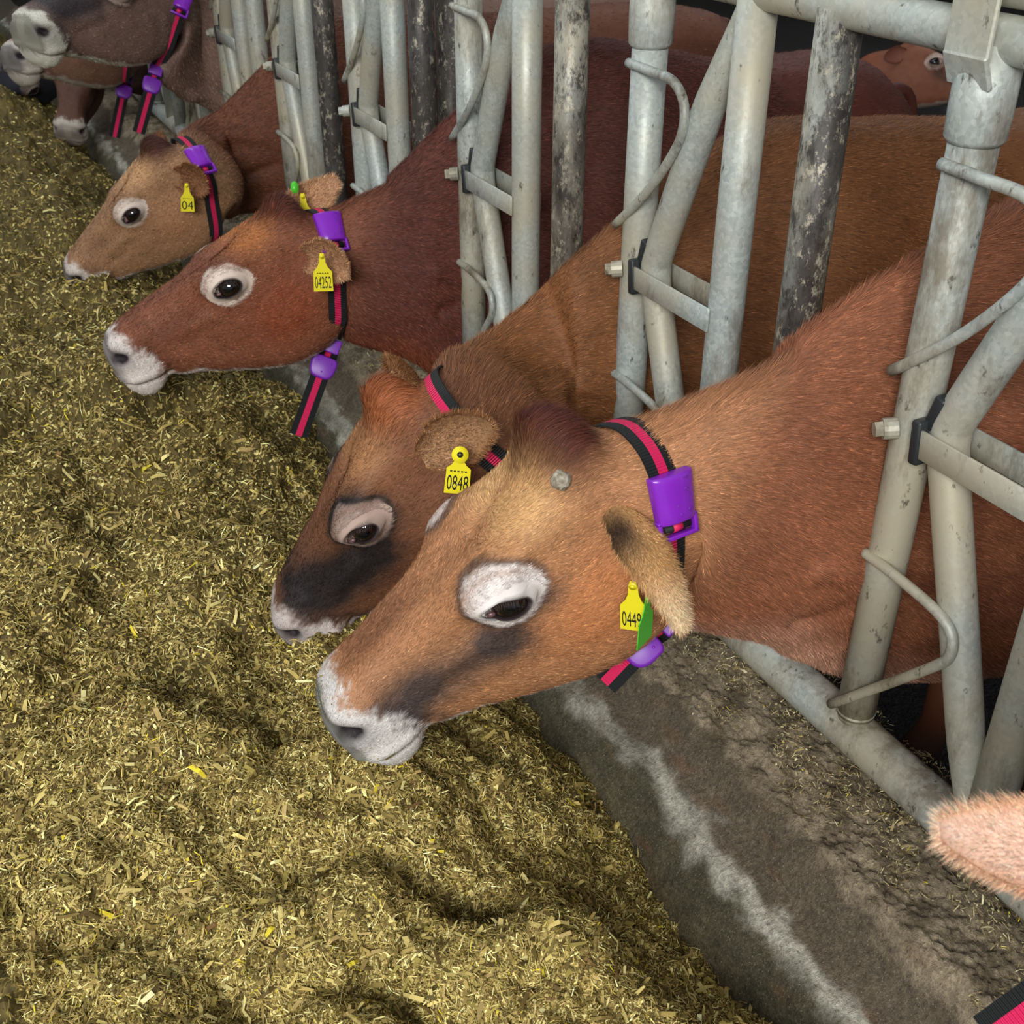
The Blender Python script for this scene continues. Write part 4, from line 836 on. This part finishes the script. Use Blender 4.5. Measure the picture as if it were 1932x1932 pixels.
cows.append(cow('c5', dict(seed=500, label='grey-brown cow holding her head high, white muzzle at the top left', o=(.83, 4.295, 1.185), fwd=(-.867, -.491, -.18), left=(.496, -.866, -.068), s=1.13, yg=4.50, hair=70000, res=.75, tuft=14,
    body=B_5, ears=[((15, 80, -60), (.2, -.9, .2), (-.9, -.2, 0), .13), ((15, -80, -60), (.2, .9, .1), (-.9, -.2, 0), .13)],
    coat=dict(body=lin(126, 100, 88), head=lin(118, 94, 84), dark=lin(50, 46, 50), muzzle=lin(206, 204, 190), ring=lin(170, 150, 140), pad=lin(120, 118, 104), ear=lin(110, 88, 76), earin=lin(150, 124, 108), belly=lin(150, 122, 108), dk=[(330, 30, -50, (75, 60, 40), 1.3), (260, 60, -70, (60, 40, 30), .8)]))))
cows.append(cow('c6', dict(seed=600, label='light brown cow whose chin shows just below the grey-brown cow', o=(.827, 5.083, .946), fwd=(-.903, -.404, -.145), left=(.393, -.914, .099), s=1.054, yg=5.18, hair=30000, res=.6, tuft=14,
    body=B_5, ears=[((15, 80, -60), (.2, -.9, .2), (-.9, -.2, 0), .13), ((15, -80, -60), (.2, .9, .1), (-.9, -.2, 0), .13)],
    coat=dict(body=lin(118, 84, 64), head=lin(132, 98, 80), dark=lin(70, 56, 52), muzzle=lin(186, 178, 168), ring=lin(170, 150, 140), pad=lin(90, 86, 84), ear=lin(110, 88, 76), earin=lin(150, 124, 108)))))
cows.append(cow('c7', dict(seed=700, label='dark brown cow with pale muzzle facing us, head down at the kerb', o=(.823, 5.936, .677), fwd=(-.376, -.685, -.624), left=(.916, -.376, -.139), s=1.032, yg=5.865, hair=20000, res=.6, tuft=14,
    body=B_7, ears=[((15, 80, -60), (.7, .2, .2), (-.2, -.9, 0), .13), ((15, -80, -60), (-.8, .2, .1), (-.2, -.9, 0), .13)],
    coat=dict(body=lin(70, 50, 42), head=lin(92, 62, 48), dark=lin(46, 36, 34), muzzle=lin(190, 180, 168), ring=lin(96, 76, 66), pad=lin(150, 142, 132), ear=lin(80, 60, 50), earin=lin(110, 84, 70)))))
cows.append(cow('c8', dict(seed=800, label='black cow feeding at the left edge of the row', o=(.638, 6.373, .602), fwd=(-.608, .095, -.788), left=(.412, -.811, -.416), s=1.034, yg=6.55, hair=15000, res=.6, tuft=10,
    body=B_7, ears=[((15, 80, -60), (.5, -.6, .2), (-.8, -.4, 0), .13), ((15, -80, -60), (-.2, .9, .1), (-.9, -.2, 0), .13)],
    coat=dict(body=lin(44, 44, 52), head=lin(42, 42, 50), dark=lin(30, 30, 36), muzzle=lin(170, 162, 156), ring=lin(120, 104, 96), pad=lin(60, 58, 60), ear=lin(44, 44, 50), earin=lin(90, 76, 70), ringa=.7, jaww=.2))))
cows.append(cow('c9', dict(seed=900, label='dark grey cow standing beyond the grey-brown cow, neck at the top left corner', o=(.45, 6.75, 1.32), fwd=(-.93, .2, -.1), left=(-.2, -.97, 0), s=1.04, yg=7.23, hair=12000, res=.6, tuft=10,
    body=B_5, ears=[((15, 80, -60), (.3, -.8, .2), (-.8, -.4, 0), .13), ((15, -80, -60), (.2, .9, .1), (-.9, -.2, 0), .13)],
    coat=dict(body=lin(58, 56, 62), head=lin(56, 54, 60), dark=lin(40, 38, 44), muzzle=lin(170, 162, 156), ring=lin(100, 90, 86), pad=lin(60, 58, 60), ear=lin(54, 50, 54), earin=lin(90, 76, 70)))))
# cow at the lower right, only an ear and a bit of collar in the frame
c0 = cow('c0', dict(seed=1000, label='pale cow at the lower right, only her pinkish ear and collar in view', o=(.76, .34, .985), fwd=(.15, -.95, .25), left=(.98, .15, 0), s=1.04, yg=.39, hair=12000, tuft=10, cup=.6, xn=1.1,
    body=B_0, ears=[((15, 80, -70), (.2, -.8, .1), (-.8, -.4, 0), .13), ((12, -78, -50), (1776, 1562), (-.52, -.28, .70), .17)], ewid=.058, earhair=14000,
    coat=dict(body=lin(184, 120, 84), head=lin(196, 136, 98), dark=lin(90, 70, 64), muzzle=lin(214, 206, 202), ring=lin(222, 214, 208), pad=lin(120, 116, 112), ear=lin(222, 172, 136), earin=lin(240, 204, 182), eartip=lin(238, 196, 166))))
# brown cow loose in the barn
c10 = cow('c10', dict(seed=1100, label='brown cow at the back of the barn, only her face turned right in view', o=(.70, 0., .492), fwd=(-.977, 0, -.212), left=(.06, -.95, -.3), turn=((4.912, 4.861, .492), math.radians(121.8)), s=1.043, yg=.0, res=.6, hair=14000, tuft=16,
    lying=1, body=[(a + .12, b - .62, max(c - .6, -.14), d) for a, b, c, d in B_7], ecam=0, ears=[((15, 80, -60), (.3, -.9, .1), (-.8, -.3, 0), .13), ((15, -80, -60), (.55, .75, -.1), (-.8, .6, .2), .13)],
    coat=dict(body=lin(140, 78, 54), head=lin(132, 82, 60), poll=lin(110, 60, 44), dark=lin(90, 60, 50), muzzle=lin(180, 160, 148), ring=lin(188, 164, 150), pad=lin(90, 80, 78), ear=lin(120, 70, 54), earin=lin(140, 90, 76)))) if True else None

# ------------------------------------------------------------------ collars and tags
c1, c2, c3, c4, c5, c6, c7, c8, c9 = cows
collar(c1, [(1196, 815), (1262, 985), (1262, 1110)], 'black and pink collar with large purple box on the nearest cow', box=(1255, 945), hang=(1212, 1212), tail=(1140, 1288))
collar(c2, [(818, 738), (848, 782), (915, 850)], 'black and pink collar on the dark-faced cow, half behind her ear')
collar(c3, [(590, 385), (628, 470), (636, 590)], 'black and pink collar on the dark red-brown cow, its strap end hanging down', box=(620, 440), hang=(611, 688), tail=(563, 822))
collar(c4, [(345, 265), (378, 310), (402, 400)], 'black and pink collar on the tan-faced cow, purple box near the crest', box=(378, 308))
collar(c5, [(338, 20), (325, 60), (308, 115)], 'black and pink collar on the grey-brown cow with raised head', box=(333, -5), hang=(287, 158), tail=(262, 250))
collar(c6, [(240, 100), (238, 115), (236, 130)], 'black and pink collar hanging from the light brown cow behind the grey-brown one', hang=(234, 170), tail=(216, 258))
def on_ear(cw, k, u, lat=0., off=.004): b0, dr, op, sd, Le = cw['ears'][k]; return b0 + dr * Le * u + sd * lat + op * off
toc = lambda p: unit(CAM - p)
p = on_ear(c3, 0, .50); d_ = np.array([-.05, -.05, -1.]); ear_tag(c3['o'], CAM + px_ray(607, 483) * (np.linalg.norm(p - CAM) - .02), d_, toc(p) , M_yellow, '04252', w=.040, h=.048)
p = on_ear(c1, 0, .50); pc = CAM + px_ray(1192, 1140) * (np.linalg.norm(p - CAM) + .0); ear_tag(c1['o'], pc + np.array([0, 0, .03]), np.array([.1, .0, -1.]), toc(p) + RT * -.2, M_yellow, '04495', w=.036, h=.045, small=False)
pc = CAM + px_ray(1222, 1125) * (np.linalg.norm(p - CAM) - .02); ear_tag(c1['o'], pc, np.array([.0, .0, -1.]), toc(p) + RT * 1.3, M_green, None, w=.036, h=.045, small=False)
p = on_ear(c2, 0, .45); pc = CAM + px_ray(868, 858) * (np.linalg.norm(p - CAM) - .012); ear_tag(c2['o'], pc, np.array([-.12, .0, -1.]), toc(p), M_yellow, '0848', w=.036, h=.045, neck=.02)
mb = MB(); V, F = tube([pc, pc + toc(p) * .004], .0125, 24); mb.add(V, F); mb.out('tag_disc', M_yellow, parent=c2['o'])
mb = MB(); V, F = tube([pc + toc(p) * .003, pc + toc(p) * .0055], .0045, 16); mb.add(V, F); mb.out('tag_hole', M_ink, parent=c2['o'])
p = on_ear(c4, 0, .5); pc = CAM + px_ray(352, 350) * (np.linalg.norm(p - CAM) - .02); ear_tag(c4['o'], pc, np.array([-.1, 0, -1.]), toc(p), M_yellow, '04', w=.036, h=.045)
# far ear of the tagged cow: green stud and yellow tag
p = on_ear(c3, 1, .45); pc = CAM + px_ray(556, 354) * (np.linalg.norm(p - CAM) - .012); mb = MB(); V, F = tube([pc, pc + toc(p) * .003], .014, 24, sq=.65); mb.add(V, F); mb.out('tag_stud', M_green, parent=c3['o'])
pc = CAM + px_ray(571, 370) * (np.linalg.norm(p - CAM) - .012); ear_tag(c3['o'], pc, np.array([0, -.1, -1.]), toc(p), M_yellow, None, small=False)

collar(c0, [(.86, .40, 1.02), (.80, .42, .90), (.80, .43, .84)], 'black and pink strap end at the lower right corner', hang=(2075, 1808), tail=(1866, 1958))
# ------------------------------------------------------------------ far side of the barn
M_far = galv('old_galvanised_pipe', .6)
for k in range(5):
    x0, y0 = 7.3, 4.4 + 1.15 * k; r = root('cubicle_divider', (x0, y0, -.15)); tag(r, 'galvanised cubicle divider loop at the dark back of the barn, ' + ('nearest one', 'second nearest', 'middle one', 'last but one', 'farthest one')[k], 'divider', 'cubicle dividers at the back of the barn')
    part('post', *tube(straight((x0, y0, -.15), (x0, y0, 1.25)), .03, 12), M_far, r)
    part('loop', *tube(crv([(x0, y0, 1.0), (x0 + .9, y0, 1.0), (x0 + 1.5, y0, .95), (x0 + 1.65, y0, .7), (x0 + 1.4, y0, .4), (x0 + .8, y0, .35), (x0, y0, .35)], 6), .025, 12), M_far, r)
r = root('barn_rail', (7.3, 5, -.15)); tag(r, 'long horizontal galvanised rail across the back of the barn', 'rail')
for z_ in (.78, 1.12): part('rail', *tube(straight((7.3, 3, z_), (7.3, 12, z_), 10), .03, 12), M_far, r)
for y_ in (3.6, 11.2): part('post', *tube(straight((7.3, y_, -.15), (7.3, y_, 1.2)), .035, 12), M_far, r)

for o in bpy.data.objects:
    if '_o' in o: del o['_o']
